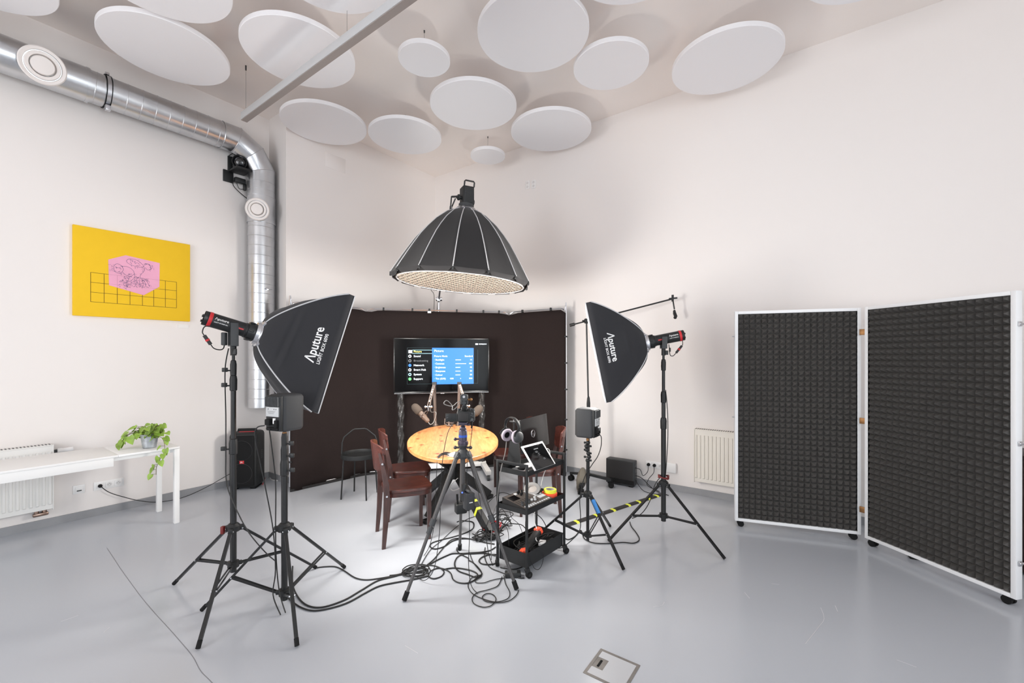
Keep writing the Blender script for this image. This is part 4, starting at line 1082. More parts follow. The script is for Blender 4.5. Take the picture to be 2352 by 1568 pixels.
# ------------------------------------------------------------------ television on its rolling stand
TVc = Vector((-.935, 5.735, 1.463)); tv_x = Vector((1.24, .27, 0)).normalized(); tv_n = Vector((tv_x.y, -tv_x.x, 0)); RT = Matrix((tv_x, -tv_n, Vector((0, 0, 1)))).transposed()
TW, TH = 1.265, .735
TVP = lambda x, z, k=0.0: TVc+tv_x*x+tv_n*k+Vector((0, 0, z))
ts_ = thing('television_stand', 'rolling television stand with plastic wrapped poles and white base', 'tv stand', Vector((TVc.x, TVc.y+.03, 0)))
mb = MB()
for sx in (-.545, .545):
    def fn(u, v, sx=sx):
        an = 2*math.pi*u; z = .10+v*(1.10-.10); r = .036+.007*math.sin(3*an+z*17+sx)+.005*math.sin(5*an-z*31)
        return TVP(sx, 0, -.07)*1.0+Vector((r*math.cos(an)*1.0, r*math.sin(an), z-TVc.z))
    MB().grid(fn, 24, 60, closed_u=True).build('wrapped_pole', 'plastic_wrap', ts_, smooth=30)
mb = MB(); mb.box(TVP(0, -TVc.z+.105, -.07), (1.20, .07, .06), RT, .006)
mb.build('crossbar', 'white_paint', ts_)
for sx in (-.56, .56):
    mb = MB(); mb.box(TVP(sx, -TVc.z+.10, .12), (.07, .62, .055), RT, .006); fo = mb.build('foot', 'white_paint', ts_)
    for k in (.40, -.16):
        q = TVP(sx, -TVc.z+.036, k); MB().cyl(q-tv_x*.016, q+tv_x*.016, .034, n=20).box(q+Vector((0, 0, .030)), (.034, .03, .02), RT).build('caster', 'fin_grey', fo)
MB().box(TVP(0, .02, -.07), (1.10, .04, .35), RT, .004).build('mount_plate', 'black_metal', ts_)
t = thing('television', 'wide black television showing a blue settings menu before the backdrop', 'television', TVP(0, -TH/2))
MB().box(TVP(0, 0, -.022), (TW, .04, TH), RT, .006).build('housing', 'bezel_black', t)
mb = MB(); bw = .012
for a in ((0, TH/2-bw/2, TW, bw), (0, -TH/2+.012, TW, .022), (-TW/2+bw/2, 0, bw, TH), (TW/2-bw/2, 0, bw, TH)): mb.box(TVP(a[0], a[1], .001), (a[2], .010, a[3]), RT, .002)
mb.build('bezel', 'bezel_black', t)
MB().box(TVP(0, -TH/2+.002, .004), (TW*.99, .010, .004), RT).build('lower_trim', 'silver', t)
MB().box(TVP(0, -TH/2-.004, .002), (.05, .012, .010), RT, .003).build('logo_tab', 'silver', t)
sc_ = MB().box(TVP(0, .004, .0005), (TW-.02, .003, TH-.034), RT).build('screen', 'screen_black', t, smooth=0)
SW, SH = TW-.02, TH-.034
def SCP(a, b_, k): return TVP(-SW/2+a*SW, .004+SH/2-b_*SH, .0024+k)     # a across, b down
def srect(mb, a0, b0_, a1, b1, k): mb.face([SCP(a0, b0_, k), SCP(a1, b0_, k), SCP(a1, b1, k), SCP(a0, b1, k)])
mb = MB(); srect(mb, .390, .165, .838, .862, .0008); pn = mb.build('blue_panel', 'menu_blue', sc_, smooth=0)
mb = MB()
for q in ((.130, .165, .39, .168), (.130, .850, .885, .853), (.130, .165, .1315, .853), (.8835, .195, .885, .853)): srect(mb, *q, .0008)
mb.build('menu_outline', 'menu_line', sc_, smooth=0)
mb = MB(); srect(mb, .185, .205, .39, .212, .001); srect(mb, .185, .270, .39, .277, .001); mb.build('highlight_bar', 'menu_cyan', sc_, smooth=0)
def stext(mb, s, a, b_, h, align='LEFT', bold=.0): mb.text(s, h*SH, lambda x, y: SCP(a, b_, .0014)+tv_x*x+Vector((0, 0, y)), align, bold)
mb = MB(); stext(mb, 'Picture', .197, .238, .052, bold=.01); mb.build('selected_entry', 'menu_yellow', sc_, smooth=0)
mb = MB()
for s, b_ in (('Sound', .325), ('Network', .497), ('Smart Hub', .583), ('System', .669), ('Support', .755)): stext(mb, s, .197, b_, .052, bold=.01)
mb.build('menu_entries', 'menu_white', sc_, smooth=0)
mb = MB(); stext(mb, 'Broadcasting', .197, .411, .052, bold=.0); mb.build('greyed_entry', 'menu_grey', sc_, smooth=0)
mb = MB(); rows_ = [('Backlight', .395, .52, '14'), ('Contrast', .468, 1.0, '100'), ('Brightness', .540, .45, '45'), ('Sharpness', .612, .45, '50'), ('Colour', .684, .45, '50')]
stext(mb, 'Picture', .412, .225, .062); stext(mb, 'Picture Mode', .412, .325, .046, bold=.006); stext(mb, 'Standard', .828, .325, .044, 'RIGHT', .006)
for s, b_, f_, v in rows_:
    stext(mb, '· '+s, .412, b_, .046, bold=.006); stext(mb, v, .82, b_, .042, 'RIGHT', .006); srect(mb, .64, b_-.004, .64+.115*f_, b_+.007, .0014)
stext(mb, '· Tint (G/R)', .412, .756, .046, bold=.006); stext(mb, 'G50', .60, .756, .040, 'CENTER', .006); stext(mb, 'R50', .805, .756, .040, 'CENTER', .006); srect(mb, .693, .748, .699, .764, .0014)
mb.build('menu_values', 'menu_white', sc_, smooth=0)
mb = MB(); srect(mb, .857, .075, .885, .105, .001); stext(mb, 'HDMI2/DVI', .893, .09, .032, bold=.012); mb.build('source_label', 'menu_white', sc_, smooth=0)
for b_, m_ in ((.238, 'menu_white'), (.325, 'menu_white'), (.411, 'menu_grey'), (.497, 'menu_blue'), (.583, 'menu_white'), (.669, 'menu_cyan'), (.755, 'menu_green')):
    mb = MB(); c_ = SCP(.158, b_, .0014)
    if b_ == .238: srect(mb, .143, .21, .183, .268, .001)
    else:
        ring_o = [(tv_x*math.cos(k/20*6.283)+Vector((0, 0, math.sin(k/20*6.283))))*.020 for k in range(20)]
        if m_ in ('menu_blue', 'menu_green'): mb.face([c_+q for q in ring_o])
        else:
            for k in range(20): mb.face([c_+ring_o[k], c_+ring_o[(k+1) % 20], c_+ring_o[(k+1) % 20]*.5, c_+ring_o[k]*.5])
    mb.build('menu_icon', m_, sc_, smooth=0)

# ------------------------------------------------------------------ the oval wooden table
TBc = Vector((-.595, 4.32, 0)); tyaw = math.atan2(.595, 4.32)
t = thing('dining_table', 'oval pine wood table with crossed dark legs in the middle of the set', 'table', TBc, tyaw)
Rt = rz(tyaw); TB = lambda x, y, z: TBc + Rt @ Vector((x, y, 0)) + Vector((0, 0, z))
TA, TBB, TZ = .447, .885, .76
def oval(k, z, n=96): return [TB(TA*k*math.cos(2*math.pi*i/n), TBB*(1-(1-k)*TA/TBB)*math.sin(2*math.pi*i/n), z) for i in range(n)]
mb = MB(); prev = None
for k, z in ((.985, TZ-.036), (1.0, TZ-.030), (1.0, TZ-.004), (.992, TZ)):
    cur = [mb.bm.verts.new(p) for p in oval(k, z)]
    if prev: mb.bridge(prev, cur)
    else: mb.bm.faces.new(cur[::-1])
    prev = cur
mb.bm.faces.new(prev); mb.build('tabletop', 'pine', t, smooth=40)
hubp = TB(0, 0, .40)
lg = []
for k, (fx, fy, tx, ty) in enumerate(((-.20, -.26, .16, .42), (.42, -.46, -.16, .36), (-.34, .50, .14, -.40), (.36, .50, -.16, -.42))):
    pass
feet = [G(984, 1200), G(1126, 1236), Vector((-.98, 4.85, 0)), Vector((-.26, 4.78, 0))]
for k, f_ in enumerate(feet):
    f_ = Vector((f_.x, f_.y, 0)); d = f_-Vector((TBc.x, TBc.y, 0)); top = Vector((TBc.x, TBc.y, 0))-d*.62; top.z = TZ-.045; f2 = Vector((f_.x, f_.y, .045))
    xd = Vector((-d.y, d.x, 0)).normalized()
    l = MB().bar(f2, top, .045, .085, xd).build('leg', 'leg_steel', t, smooth=0)
    MB().box(Vector((f_.x, f_.y, .02)), (.10, .06, .04), frame_z(Vector((0, 0, 1)), d), .006).build('foot_pad', 'leg_steel', l)
    MB().box(Vector((top.x, top.y, TZ-.040)), (.16, .08, .008), frame_z(Vector((0, 0, 1)), d)).build('leg_plate', 'leg_steel', l)
    if k == 1:
        mb = MB(); dd = (top-f2).normalized()
        for q in (.185, .255): 
            p = f2.lerp(top, q); mb.bar(p-dd*.012, p+dd*.014, .050, .090, xd)
        p = f2.lerp(top, .62); mb.bar(p-dd*.012, p+dd*.014, .050, .090, xd)
        mb.build('tape_band', 'yellow_tape', l, smooth=0)
MB().lathe([(0, -.07), (.075, -.07), (.085, -.05), (.085, .05), (.075, .07), (0, .07)], Vector((TBc.x, TBc.y, .435)), None, 24).build('centre_joint', 'leg_steel', t)

# things lying on the table
q = G(1043, 1046, TZ); t = thing('document_tray', 'white flat adapter with black cable ends on the near table edge', 'adapter', q)
mb = MB().box(q+Vector((0, 0, .010)), (.075, .11, .018), rz(-.5), .004); mb.build('body', 'plastic_white', t)
mb = MB()
for dx, dy in ((-.05, -.04), (-.06, .0), (-.045, .03)):
    mb.tube(smooth_path([q+Vector((dx*.6, dy, .012)), q+Vector((dx-.03, dy, .02)), q+Vector((dx-.055, dy-.02, .012)), q+Vector((dx-.075, dy-.07, -.01))], 5), .005, 6)
mb.build('cable_ends', 'cable_black', t)
q = G(1031, 979, TZ); t = thing('table_clamp', 'small metal clamp lying on the far half of the wooden table', 'clamp', q)
mb = MB(); mb.tube([q+Vector((-.05, .02, .09)), q+Vector((-.05, .0, .03)), q+Vector((-.02, 0, .012)), q+Vector((.05, -.01, .012))], .008, 8); mb.bar(q+Vector((-.03, 0, .045)), q+Vector((.06, .0, .04)), .018, .012); mb.build('jaw', 'arm_metal', t)
MB().cyl(q+Vector((.0, 0, .012)), q+Vector((.0, 0, .06)), .006, n=8).build('screw', 'chrome', t)

# two microphone boom arms and microphones
def mic_set(side, base_px, top_px, end_px, end_d, mic_a, mic_b, d_base, lb_arm, lb_mic):
    b0 = P(base_px[0], base_px[1], d_base); b0.z = TZ; tp = P(top_px[0], top_px[1], d_base-.02); e = P(end_px[0], end_px[1], end_d)
    t = thing('microphone_boom', lb_arm, 'microphone arm', b0, 0, 'spring microphone arms on the table')
    MB().lathe([(0, 0), (.035, 0), (.035, .012), (.02, .03), (.014, .07), (0, .07)], b0, None, 20).build('clamp_base', 'arm_metal', t)
    MB().bar(b0+Vector((0, 0, .06)), tp, .030, .030).build('lower_arm', 'arm_metal', t, smooth=0)
    MB().cyl(tp-Vector((.025, 0, 0)), tp+Vector((.025, 0, 0)), .022, n=16).build('elbow', 'black_satin', t)
    mb = MB()
    sx = Vector((.012, 0, 0))
    for s in (-1, 1): mb.bar(tp+sx*s, e+sx*s, .008, .022)
    mb.build('upper_arm', 'arm_metal', t, smooth=0)
    mb = MB()
    for s in (-1, 1): mb.tube([tp.lerp(e, k/30)+sx*s*.2+Vector((0, 0, .014))+Vector((.004*math.cos(k*2.2), 0, .004*math.sin(k*2.2))) for k in range(2, 26)], .003, 5)
    mb.build('spring', 'chrome', t)
    h = MB().cyl(e+Vector((0, 0, .015)), e-Vector((0, 0, .05)), .013, n=14).build('head', 'chrome', t)
    MB().cyl(e-Vector((.035, 0, 0)), e+Vector((.035, 0, 0)), .008, n=10).ball(e-Vector((.035, 0, 0)), .015, None, 10, 8).ball(e+Vector((.035, 0, 0)), .015, None, 10, 8).build('wing_knob', 'chrome', h)
    ma, mb_ = Vector(mic_a), Vector(mic_b); ax = (mb_-ma).normalized(); L = (mb_-ma).length; R = frame_z(ax)
    m = thing('microphone', lb_mic, 'microphone', ma, 0, 'foam topped broadcast microphones')
    MB().lathe([(0, -.01), (.024, -.008), (.040, .012), (.046, .04), (.046, .085), (.042, .11), (.030, .12), (0, .12)], ma, R, 28).build('windscreen', 'mic_foam', m, smooth=60)
    MB().lathe([(.028, .115), (.031, .13), (.031, .20), (.026, .21), (.026, L-.02), (.018, L), (0, L)], ma, R, 24).build('body', 'mic_brown', m)
    mid = ma+ax*.17; u_ = Vector((0, 0, 1))-ax*ax.z; u_.normalize(); w_ = ax.cross(u_)
    mb = MB()
    for s in (-1, 1): mb.tube([mid+w_*s*.034, mid+w_*s*.042+u_*.03, mid+w_*s*.02+u_*.075, e-Vector((0, 0, .045))], .005, 6); mb.cyl(mid+w_*s*.028, mid+w_*s*.045, .012, n=12)
    mb.build('yoke_bracket', 'arm_metal', m)
    MB().tube(smooth_path([mb_-ax*.01, mb_+ax*.03+Vector((0, 0, -.01)), mb_+Vector((.05*side, .04, -.01)), mb_+Vector((.07*side, .08, .09)), e+Vector((.02*side, .04, -.06)), e.lerp(tp, .3)+Vector((.01*side, 0, -.02)), tp+Vector((0, 0, -.03))], 6), .004, 6).build('cable', 'cable_grey', m)
mic_set(1, (1000, 975), (998, 881), (984, 934), 4.85, P(950, 931, 4.78), P(984, 968, 4.70), 5.10, 'left spring microphone arm rising in front of the television', 'left foam covered microphone pointing down to the table')
mic_set(-1, (1053, 975), (1055, 881), (1071, 932), 4.90, P(1105, 934, 4.82), P(1074, 966, 4.74), 5.12, 'right spring microphone arm rising behind the photo camera', 'right foam covered microphone partly behind the photo camera')

# ------------------------------------------------------------------ chairs
def make_chair(label):
    t = thing('dining_chair', label, 'chair', (0, 0, 0), 0, 'dark wooden cafe chairs')
    # local axes: forward is +x
    def seat_out(k, n=40):
        out = []
        for i in range(n):
            an = 2*math.pi*i/n; cx_, sy_ = math.cos(an), math.sin(an); e = .42
            x = math.copysign(abs(cx_)**e, cx_)*.205*k; w = .175+.032*(x/.205+1)/2*1.0; y = math.copysign(abs(sy_)**e, sy_)*w*k
            out.append(Vector((x, y, 0)))
        return out
    mb = MB(); prev = None
    for k, z in ((.94, .400), (.97, .402), (.97, .436), (1.0, .440), (1.0, .458), (.975, .466), (.8, .463), (.4, .457)):
        cur = [mb.bm.verts.new(p+Vector((0, 0, z))) for p in seat_out(k)]
        if prev: mb.bridge(prev, cur)
        else: mb.bm.faces.new(cur[::-1])
        prev = cur
    mb.bm.faces.new(prev); mb.build('seat', 'mahogany', t, smooth=35)
    for s in (-1, 1):
        mb = MB(); p0, p1 = Vector((.165, s*.155, .44)), Vector((.165, s*.158, 0)); mb.bar(p0, p1, .036, .036, (1, 0, 0), .026, .026); mb.build('leg', 'mahogany_upright', t, smooth=0)
        pts = [(-.225, .196, 0, .026), (-.208, .190, .22, .036), (-.200, .185, .42, .040), (-.202, .183, .52, .038), (-.228, .178, .66, .028), (-.258, .172, .79, .018)]
        mb = MB(); prev = None
        for x, y, z, w in pts:
            cur = [mb.bm.verts.new(Vector((x+dx*w*1.15, s*y+dy*w*.8, z))) for dx, dy in ((-.5, -.5), (.5, -.5), (.5, .5), (-.5, .5))]
            if prev: mb.bridge(prev, cur)
            else: mb.bm.faces.new(cur[::-1])
            prev = cur
        mb.bm.faces.new(prev); l = mb.build('rear_leg', 'mahogany_upright', t, smooth=0)
        MB().cyl((-.20, s*.185-.0165*s*-1, .43), (-.20, s*.185+.019*s, .43), .008, n=12).cyl((-.235, s*.176, .70), (-.235, s*.176+.016*s, .70), .008, n=12).build('bolt', 'silver', l)
    mb = MB(); NY, NZ_ = 25, 13
    def bp(i, j, off):
        q = -1+2*i/(NY-1); v = j/(NZ_-1); hw = .178+.012*v-.03*max(0, .25-v)*2; lo, hi = .625+.03*(abs(q)**6), .862-.02*(abs(q)**6)-.012*q*q
        z = lo+(hi-lo)*v; x = -.272-.11*(z-.62)+.062*q*q
        return Vector((x+off, q*hw, z))
    g = {}
    for k, off in ((0, -.007), (1, .007)):
        for i in range(NY):
            for j in range(NZ_): g[k, i, j] = mb.bm.verts.new(bp(i, j, off))
    for k in (0, 1):
        for i in range(NY-1):
            for j in range(NZ_-1): mb.bm.faces.new((g[k, i, j], g[k, i+1, j], g[k, i+1, j+1], g[k, i, j+1]))
    for i in range(NY-1):
        for j in (0, NZ_-1): mb.bm.faces.new((g[0, i, j], g[0, i+1, j], g[1, i+1, j], g[1, i, j]))
    for j in range(NZ_-1):
        for i in (0, NY-1): mb.bm.faces.new((g[0, i, j], g[0, i, j+1], g[1, i, j+1], g[1, i, j]))
    mb.build('backrest', 'mahogany', t, smooth=40)
    return t
ch = make_chair('dark red brown wooden chair at the left of the table, nearest the camera')
ch.location = (-.940, 3.80, 0); ch.rotation_euler = (0, 0, math.radians(25))
copy_tree(ch, (-1.05, 4.36, 0), math.radians(20), 'dark red brown wooden chair tucked in behind the nearest left one')
copy_tree(ch, (.25, 4.40, 0), math.radians(182), 'dark red brown wooden chair behind the black cart, with the monitor on it')
copy_tree(ch, (-.02, 5.06, 0), math.radians(188), 'dark red brown wooden chair farthest right of the table, near the backdrop')

# black tray table with a tall handle
c = Vector((-1.735, 4.86, 0)); t = thing('tray_table', 'round black metal tray table with arched handle before the backdrop', 'side table', c)
MB().lathe([(0, .452), (.186, .452), (.192, .446), (.198, .446), (.200, .452), (.200, .492), (.196, .494), (.194, .490), (.194, .460), (0, .460)], c, None, 56).build('tray', 'black_satin', t)
for f_ in (G(783, 1147), G(842, 1150), G(868, 1130), G(811, 1126)):
    d = (Vector((f_.x, f_.y, 0))-c).normalized(); MB().cyl(c+d*.175+Vector((0, 0, .455)), c+d*.205, .0085, n=12).build('leg', 'black_satin', t)
hd = Vector((.96, .28, 0)).normalized()
hp = [c+hd*x+Vector((0, 0, z)) for x, z in ((-.193, .455), (-.185, .62), (-.165, .68), (-.075, .755), (-.05, .765), (.055, .765), (.08, .755), (.165, .68), (.185, .62), (.193, .455))]
MB().tube(hp, .0085, 10).build('handle', 'black_satin', t)

# ------------------------------------------------------------------ thin boom stand in the right corner
c = Vector((.935, 5.22, 0)); t = thing('boom_stand', 'thin black boom stand on casters in the corner behind the right softbox', 'light stand', c)
piv = P(1347, 737, 5.22)
MB().cyl(c+Vector((0, 0, .10)), Vector((c.x, c.y, 1.0)), .016, n=14).cyl(Vector((c.x, c.y, 1.0)), piv, .010, n=12).build('column', 'black_metal', t)
MB().lathe([(.016, -.10), (.022, -.08), (.022, .0), (.016, .06), (.010, .08)], Vector((c.x, c.y, 1.02)), None, 16).build('collar', 'black_satin', t)
e0, e1 = P(1309, 747, 5.30), P(1545, 686, 4.90)
mb = MB().cyl(e0, e1, .009, n=12); mb.cyl(e0, e0.lerp(e1, .05), .02, n=14); mb.build('boom_arm', 'black_metal', t)
MB().box(piv, (.05, .05, .06), None, .01).cyl(piv-Vector((.05, 0, 0)), piv+Vector((.03, 0, 0)), .012, n=12).build('swivel', 'black_satin', t)
mb = MB().cyl(e1-Vector((0, 0, .03)), e1+Vector((0, 0, .045)), .013, n=12); mb.bar(e1-Vector((.04, 0, 0)), e1+Vector((.05, 0, .01)), .022, .018); mb.cyl(e1, e1+Vector((.02, 0, -.12)), .008, n=10); mb.ball(e1+Vector((.02, 0, -.15)), (.016, .016, .025), None, 12, 8); mb.bar(e1+Vector((.02, 0, -.16)), e1+Vector((.03, -.02, -.21)), .03, .022); mb.ball(e1+Vector((.025, -.01, -.215)), .019, None, 12, 8)
mb.build('hanging_joint', 'black_satin', t)
for an, L in ((-.2, .27), (2.2, .30), (-2.0, .34)):
    d = Vector((math.cos(an), math.sin(an), 0)); l = MB().bar(c+Vector((0, 0, .15)), c+d*L+Vector((0, 0, .095)), .05, .03).build('leg', 'black_satin', t, smooth=0)
    q = c+d*L; s_ = Vector((-d.y, d.x, 0)); mb = MB().cyl(q-s_*.028+Vector((0, 0, .034)), q-s_*.008+Vector((0, 0, .034)), .034, n=20); mb.cyl(q+s_*.008+Vector((0, 0, .034)), q+s_*.028+Vector((0, 0, .034)), .034, n=20); mb.box(q+Vector((0, 0, .072)), (.03, .03, .04), None, .006); mb.build('caster', 'black_rubber', l)
w0 = c+Vector((-.12, -.22, 0)); t = thing('weight_bag', 'limp grey weight bag hanging over the base of the thin boom stand', 'weight bag', w0)
mb = MB()
def fn(u, v):
    an = 2*math.pi*u; k = math.sin(math.pi*(.08+.9*v))**.6; z = .02+.25*v
    return w0+Vector((math.cos(an)*.055*k+.05*(v-.5)+.006*math.sin(4*an+9*v), math.sin(an)*.045*k+.12*max(0, v-.5)+.005*math.sin(3*an), z))
mb.grid(fn, 24, 16, closed_u=True).build('bag', 'weight_bag', t, smooth=60)
MB().cyl(w0+Vector((-.03, 0, 0)), w0+Vector((-.03, 0, .04)), .018, n=12).build('strap_end', 'pipe_metal', t)

# desktop computer on the floor by the right wall
q0, q1 = on_right(1397, 1103), on_right(1457, 1117); uva, uvb = uvof(q0), uvof(q1)
vm = (uva[1]+uvb[1])/2; c = UV(U_WALL-.13, vm-.055, 0)
t = thing('desktop_computer', 'black desktop computer case standing on the floor at the right wall', 'computer', c)
wl = abs(uva[1]-uvb[1])+.01
UX = lambda u, v, z: c+RU*u+RV*v+Vector((0, 0, z))
MB().box(UX(0, 0, .165), (.115, wl, .30), ROOM, .008, 3).build('case', 'dark_grey', t)
MB().box(UX(0, 0, .165), (.117, wl*.97, .286), ROOM, .006).build('side_cover', 'tape_black', t)
MB().box(UX(-.0585, -.02, .055), (.004, wl*.9, .055), ROOM).build('lower_vent', 'black_rubber', t)
mb = MB(); yb = -wl/2-.001
for z, h in ((.26, .03), (.20, .05), (.13, .04), (.085, .02)): mb.box(UX(0, yb, z), (.07, .006, h), ROOM, .001)
for k in range(4): mb.cyl(UX(.02, yb, .10+.012*k), UX(.02, yb-.006, .10+.012*k), .004, n=8)
mb.build('rear_ports', 'fin_grey', t)
for sv in (-.38, .38): MB().box(UX(0, sv*wl, .008), (.10, .05, .016), ROOM, .003).build('foot', 'black_rubber', t)
COMP = UX(0, yb, .2)

# taped cable cover strip across the floor
a, b_ = G(1296, 1208), G(1517, 1136); d = (b_-a).normalized(); n_ = Vector((-d.y, d.x, 0)); L = (b_-a).length
t = thing('cable_cover', 'flat black cable cover strip with yellow tape bands on the floor', 'cable cover', (a+b_)/2)
def prof_strip(s0, s1, k, h, name, m):
    mb = MB(); q = [(-.036*k, .0008), (-.02*k, h), (.02*k, h), (.036*k, .0008)]
    mb.prism([a+d*s0+n_*x+Vector((0, 0, z)) for x, z in q], d*(s1-s0)); mb.build(name, m, t, smooth=0)
prof_strip(0, L, 1, .012, 'strip', 'tape_black')
for f_ in (.09, .27, .44, .60, .715, .83, .93): prof_strip(L*f_, L*f_+.036, 1.02, .0132, 'tape_band', 'yellow_tape')

# ------------------------------------------------------------------ tripod with the photo camera
c = Vector((-.352, 3.06, 0)); t = thing('camera_tripod', 'grey carbon camera tripod with blue banded ball head in front of the table', 'tripod', c)
C_ = lambda z, x=0, y=0: c+Vector((x, y, z))
MB().cyl(C_(.62), C_(.93), .0165, n=24).build('centre_column', 'carbon', t)
MB().lathe([(0, .86), (.03, .862), (.045, .88), (.045, .905), (.03, .925), (.024, .93), (.03, .95), (.036, .955), (.036, .962), (0, .962)], c, None, 28).cyl(C_(.94, -.055), C_(.94, .055), .008, n=10).ball(C_(.94, -.055), .013, None, 10, 8).ball(C_(.94, .055), .013, None, 10, 8).build('spider', 'dark_grey', t)
for f_ in (G(929, 1380), G(1186, 1354), G(1056, 1263)):
    f_ = Vector((f_.x, f_.y, 0)); d = (f_-c); d.z = 0; d.normalize(); top = C_(.885)+d*.05; foot = f_+Vector((0, 0, .01)); x = Vector((-d.y, d.x, 0))
    m_ = top.lerp(foot, .50); l = MB().cyl(top, m_, .0155, n=20).build('leg', 'carbon', t); ax = (foot-top).normalized()
    MB().cyl(m_, foot, .0115, n=18).build('lower_section', 'carbon', l)
    MB().cyl(m_-ax*.04, m_+ax*.005, .021, n=20).cyl(m_+ax*.015, m_+ax*.06, .018, n=20).build('twist_lock', 'dark_grey', l)
    MB().cyl(foot-ax*.05, foot+ax*.004, .0165, n=18).build('rubber_foot', 'black_rubber', l)
    mb = MB().box(top-ax*.005, (.04, .03, .05), frame_z(ax, x), .006); mb.cyl(top-x*.026, top+x*.026, .011, n=14); mb.build('leg_hinge', 'dark_grey', l)
h = MB().lathe([(0, .962), (.036, .962), (.038, .972), (.036, .985), (.030, .99), (.030, 1.06), (.026, 1.068), (.012, 1.075), (.010, 1.10), (.012, 1.105), (0, 1.105)], c, None, 32).ball(C_(1.075), .024, None, 20, 12).build('ball_head', 'purple_grey', t)
MB().cyl(C_(1.015), C_(1.032), .0312, n=32, caps=False).build('blue_band', 'blue_band', h)
mb = MB().cyl(C_(1.0, -.05), C_(1.0, 0), .007, n=10); mb.ball(C_(1.0, -.055), .012, None, 10, 8); mb.box(C_(1.112), (.062, .05, .022), None, .004); mb.cyl(C_(1.105, .03), C_(1.105, .05), .009, n=10); mb.build('clamp', 'purple_grey', h)

t = thing('photo_camera', 'black mirrorless camera on the tripod with its screen flipped out left', 'camera', C_(1.123))
cc = C_(1.166, .022)
MB().box(cc, (.128, .055, .082), None, .012, 3).box(cc+Vector((-.01, .005, .05)), (.05, .05, .035), None, .010).build('body', 'black_satin', t, smooth=45)
MB().cyl(cc+Vector((-.012, .02, -.002)), cc+Vector((-.012, .12, -.002)), .034, .038, n=32).build('lens_barrel', 'black_plastic', t)
MB().box(cc+Vector((-.018, -.029, -.004)), (.076, .004, .058), None, .002).build('rear_recess', 'tape_black', t)
o = MB().box(cc+Vector((-.103, -.026, -.008)), (.080, .008, .058), None, .003).build('flip_screen', 'black_satin', t); mb = MB()
for x, z in ((-.03, .015), (-.022, .018), (-.03, -.002), (-.024, .002)): mb.cyl(cc+Vector((-.103+x, -.031, -.008+z)), cc+Vector((-.103+x, -.0296, -.008+z)), .0035, n=8)
mb.build('screen_buttons', 'fin_grey', o)
mb = MB()
for x, z, r in ((.045, .022, .005), (.052, .018, .0035), (.040, .008, .004), (.053, .004, .004), (.046, -.022, .010), (.036, -.03, .004), (.055, -.034, .004)): mb.cyl(cc+Vector((x, -.031, z)), cc+Vector((x, -.0275, z)), r, n=14)
mb.build('rear_buttons', 'fin_grey', t)
mb = MB()
for x, r, h_ in ((-.052, .010, .012), (.033, .012, .014), (.052, .010, .010), (.018, .006, .008)): mb.cyl(cc+Vector((x, 0, .038)), cc+Vector((x, 0, .041+h_)), r, n=16)
mb.build('top_dials', 'dark_grey', t)
MB().box(cc+Vector((-.010, -.028, .052)), (.034, .014, .024), None, .006).build('eyepiece', 'black_rubber', t)
MB().tube(smooth_path([cc+Vector((.04, -.0, -.045)), cc+Vector((.043, -.01, -.07)), cc+Vector((.04, 0, -.085))], 5), .006, 6).build('strap_lug', 'black_rubber', t)
t = thing('wireless_receiver', 'small black receiver with round knobs mounted above the camera viewfinder', 'receiver', cc+Vector((-.01, 0, .068)))
rc = cc+Vector((-.012, 0, .118)); MB().box(rc, (.052, .035, .075), None, .008, 3).build('body', 'black_plastic', t, smooth=45)
mb = MB().cyl(rc+Vector((0, -.016, .018)), rc+Vector((0, -.026, .018)), .026, n=24); mb.cyl(rc+Vector((0, -.02, -.022)), rc+Vector((0, -.024, -.022)), .014, n=20); mb.build('knob_face', 'dark_grey', t)
MB().cyl(rc+Vector((.026, 0, .0)), rc+Vector((.045, 0, .0)), .007, n=10).ball(rc+Vector((.047, 0, 0)), .011, None, 10, 8).build('side_knob', 'brass', t)
MB().cyl(rc+Vector((0, -.0262, .022)), rc+Vector((0, -.0275, .022)), .009, n=16).build('lens', 'silver', t)
MB().box(rc+Vector((.002, 0, -.045)), (.03, .03, .02), None, .003).build('shoe_mount', 'black_metal', t)
pts = [rc+Vector((-.02, 0, -.01)), rc+Vector((-.05, 0, -.02)), rc+Vector((-.09, .02, -.05)), rc+Vector((-.15, .03, -.035)), rc+Vector((-.13, .03, -.01)), rc+Vector((-.09, .02, -.045)), rc+Vector((-.085, 0, -.075)), rc+Vector((-.06, .01, -.06)), rc+Vector((-.04, .03, -.03))]
o = MB().tube(smooth_path(pts, 6), .003, 6).build('cable', 'cable_grey'); tag(o, 'thin looped lead between camera and the receiver above it', 'cable')

bb = c+Vector((.05, -.075, .585)); Rb_ = rz(math.radians(32)); t = thing('battery_box', 'dark box battery hanging on the tripod centre column', 'battery', bb-Vector((0, 0, .055)))
MB().box(bb, (.065, .062, .115), Rb_, .006, 3).build('case', 'speaker_grey', t); mb = MB()
fx = lambda x, z, k=.0325: bb+Rb_ @ Vector((x, -k, z))
mb.face([fx(-.012, -.002), fx(.014, -.002), fx(.014, -.008), fx(-.012, -.008)]); mb.build('white_mark', 'plastic_white', t, smooth=0)
MB().face([fx(-.012, .036), fx(.012, .036), fx(.012, .024), fx(-.012, .024)]).build('display', 'purple_grey', t, smooth=0)
MB().box(bb+Rb_ @ Vector((-.008, .0, .07)), (.022, .05, .016), Rb_ @ Matrix.Rotation(.5, 3, 'Y'), .004).build('usb_plug', 'fin_grey', t)
MB().box(bb+Rb_ @ Vector((-.02, .035, .05)), (.03, .03, .12), Rb_, .004).build('clamp', 'black_plastic', t)
MB().cyl(bb+Vector((-.045, -.01, .06)), bb+Vector((-.045, -.014, .06)), .005, n=10).build('status_light', 'led_blue', t)
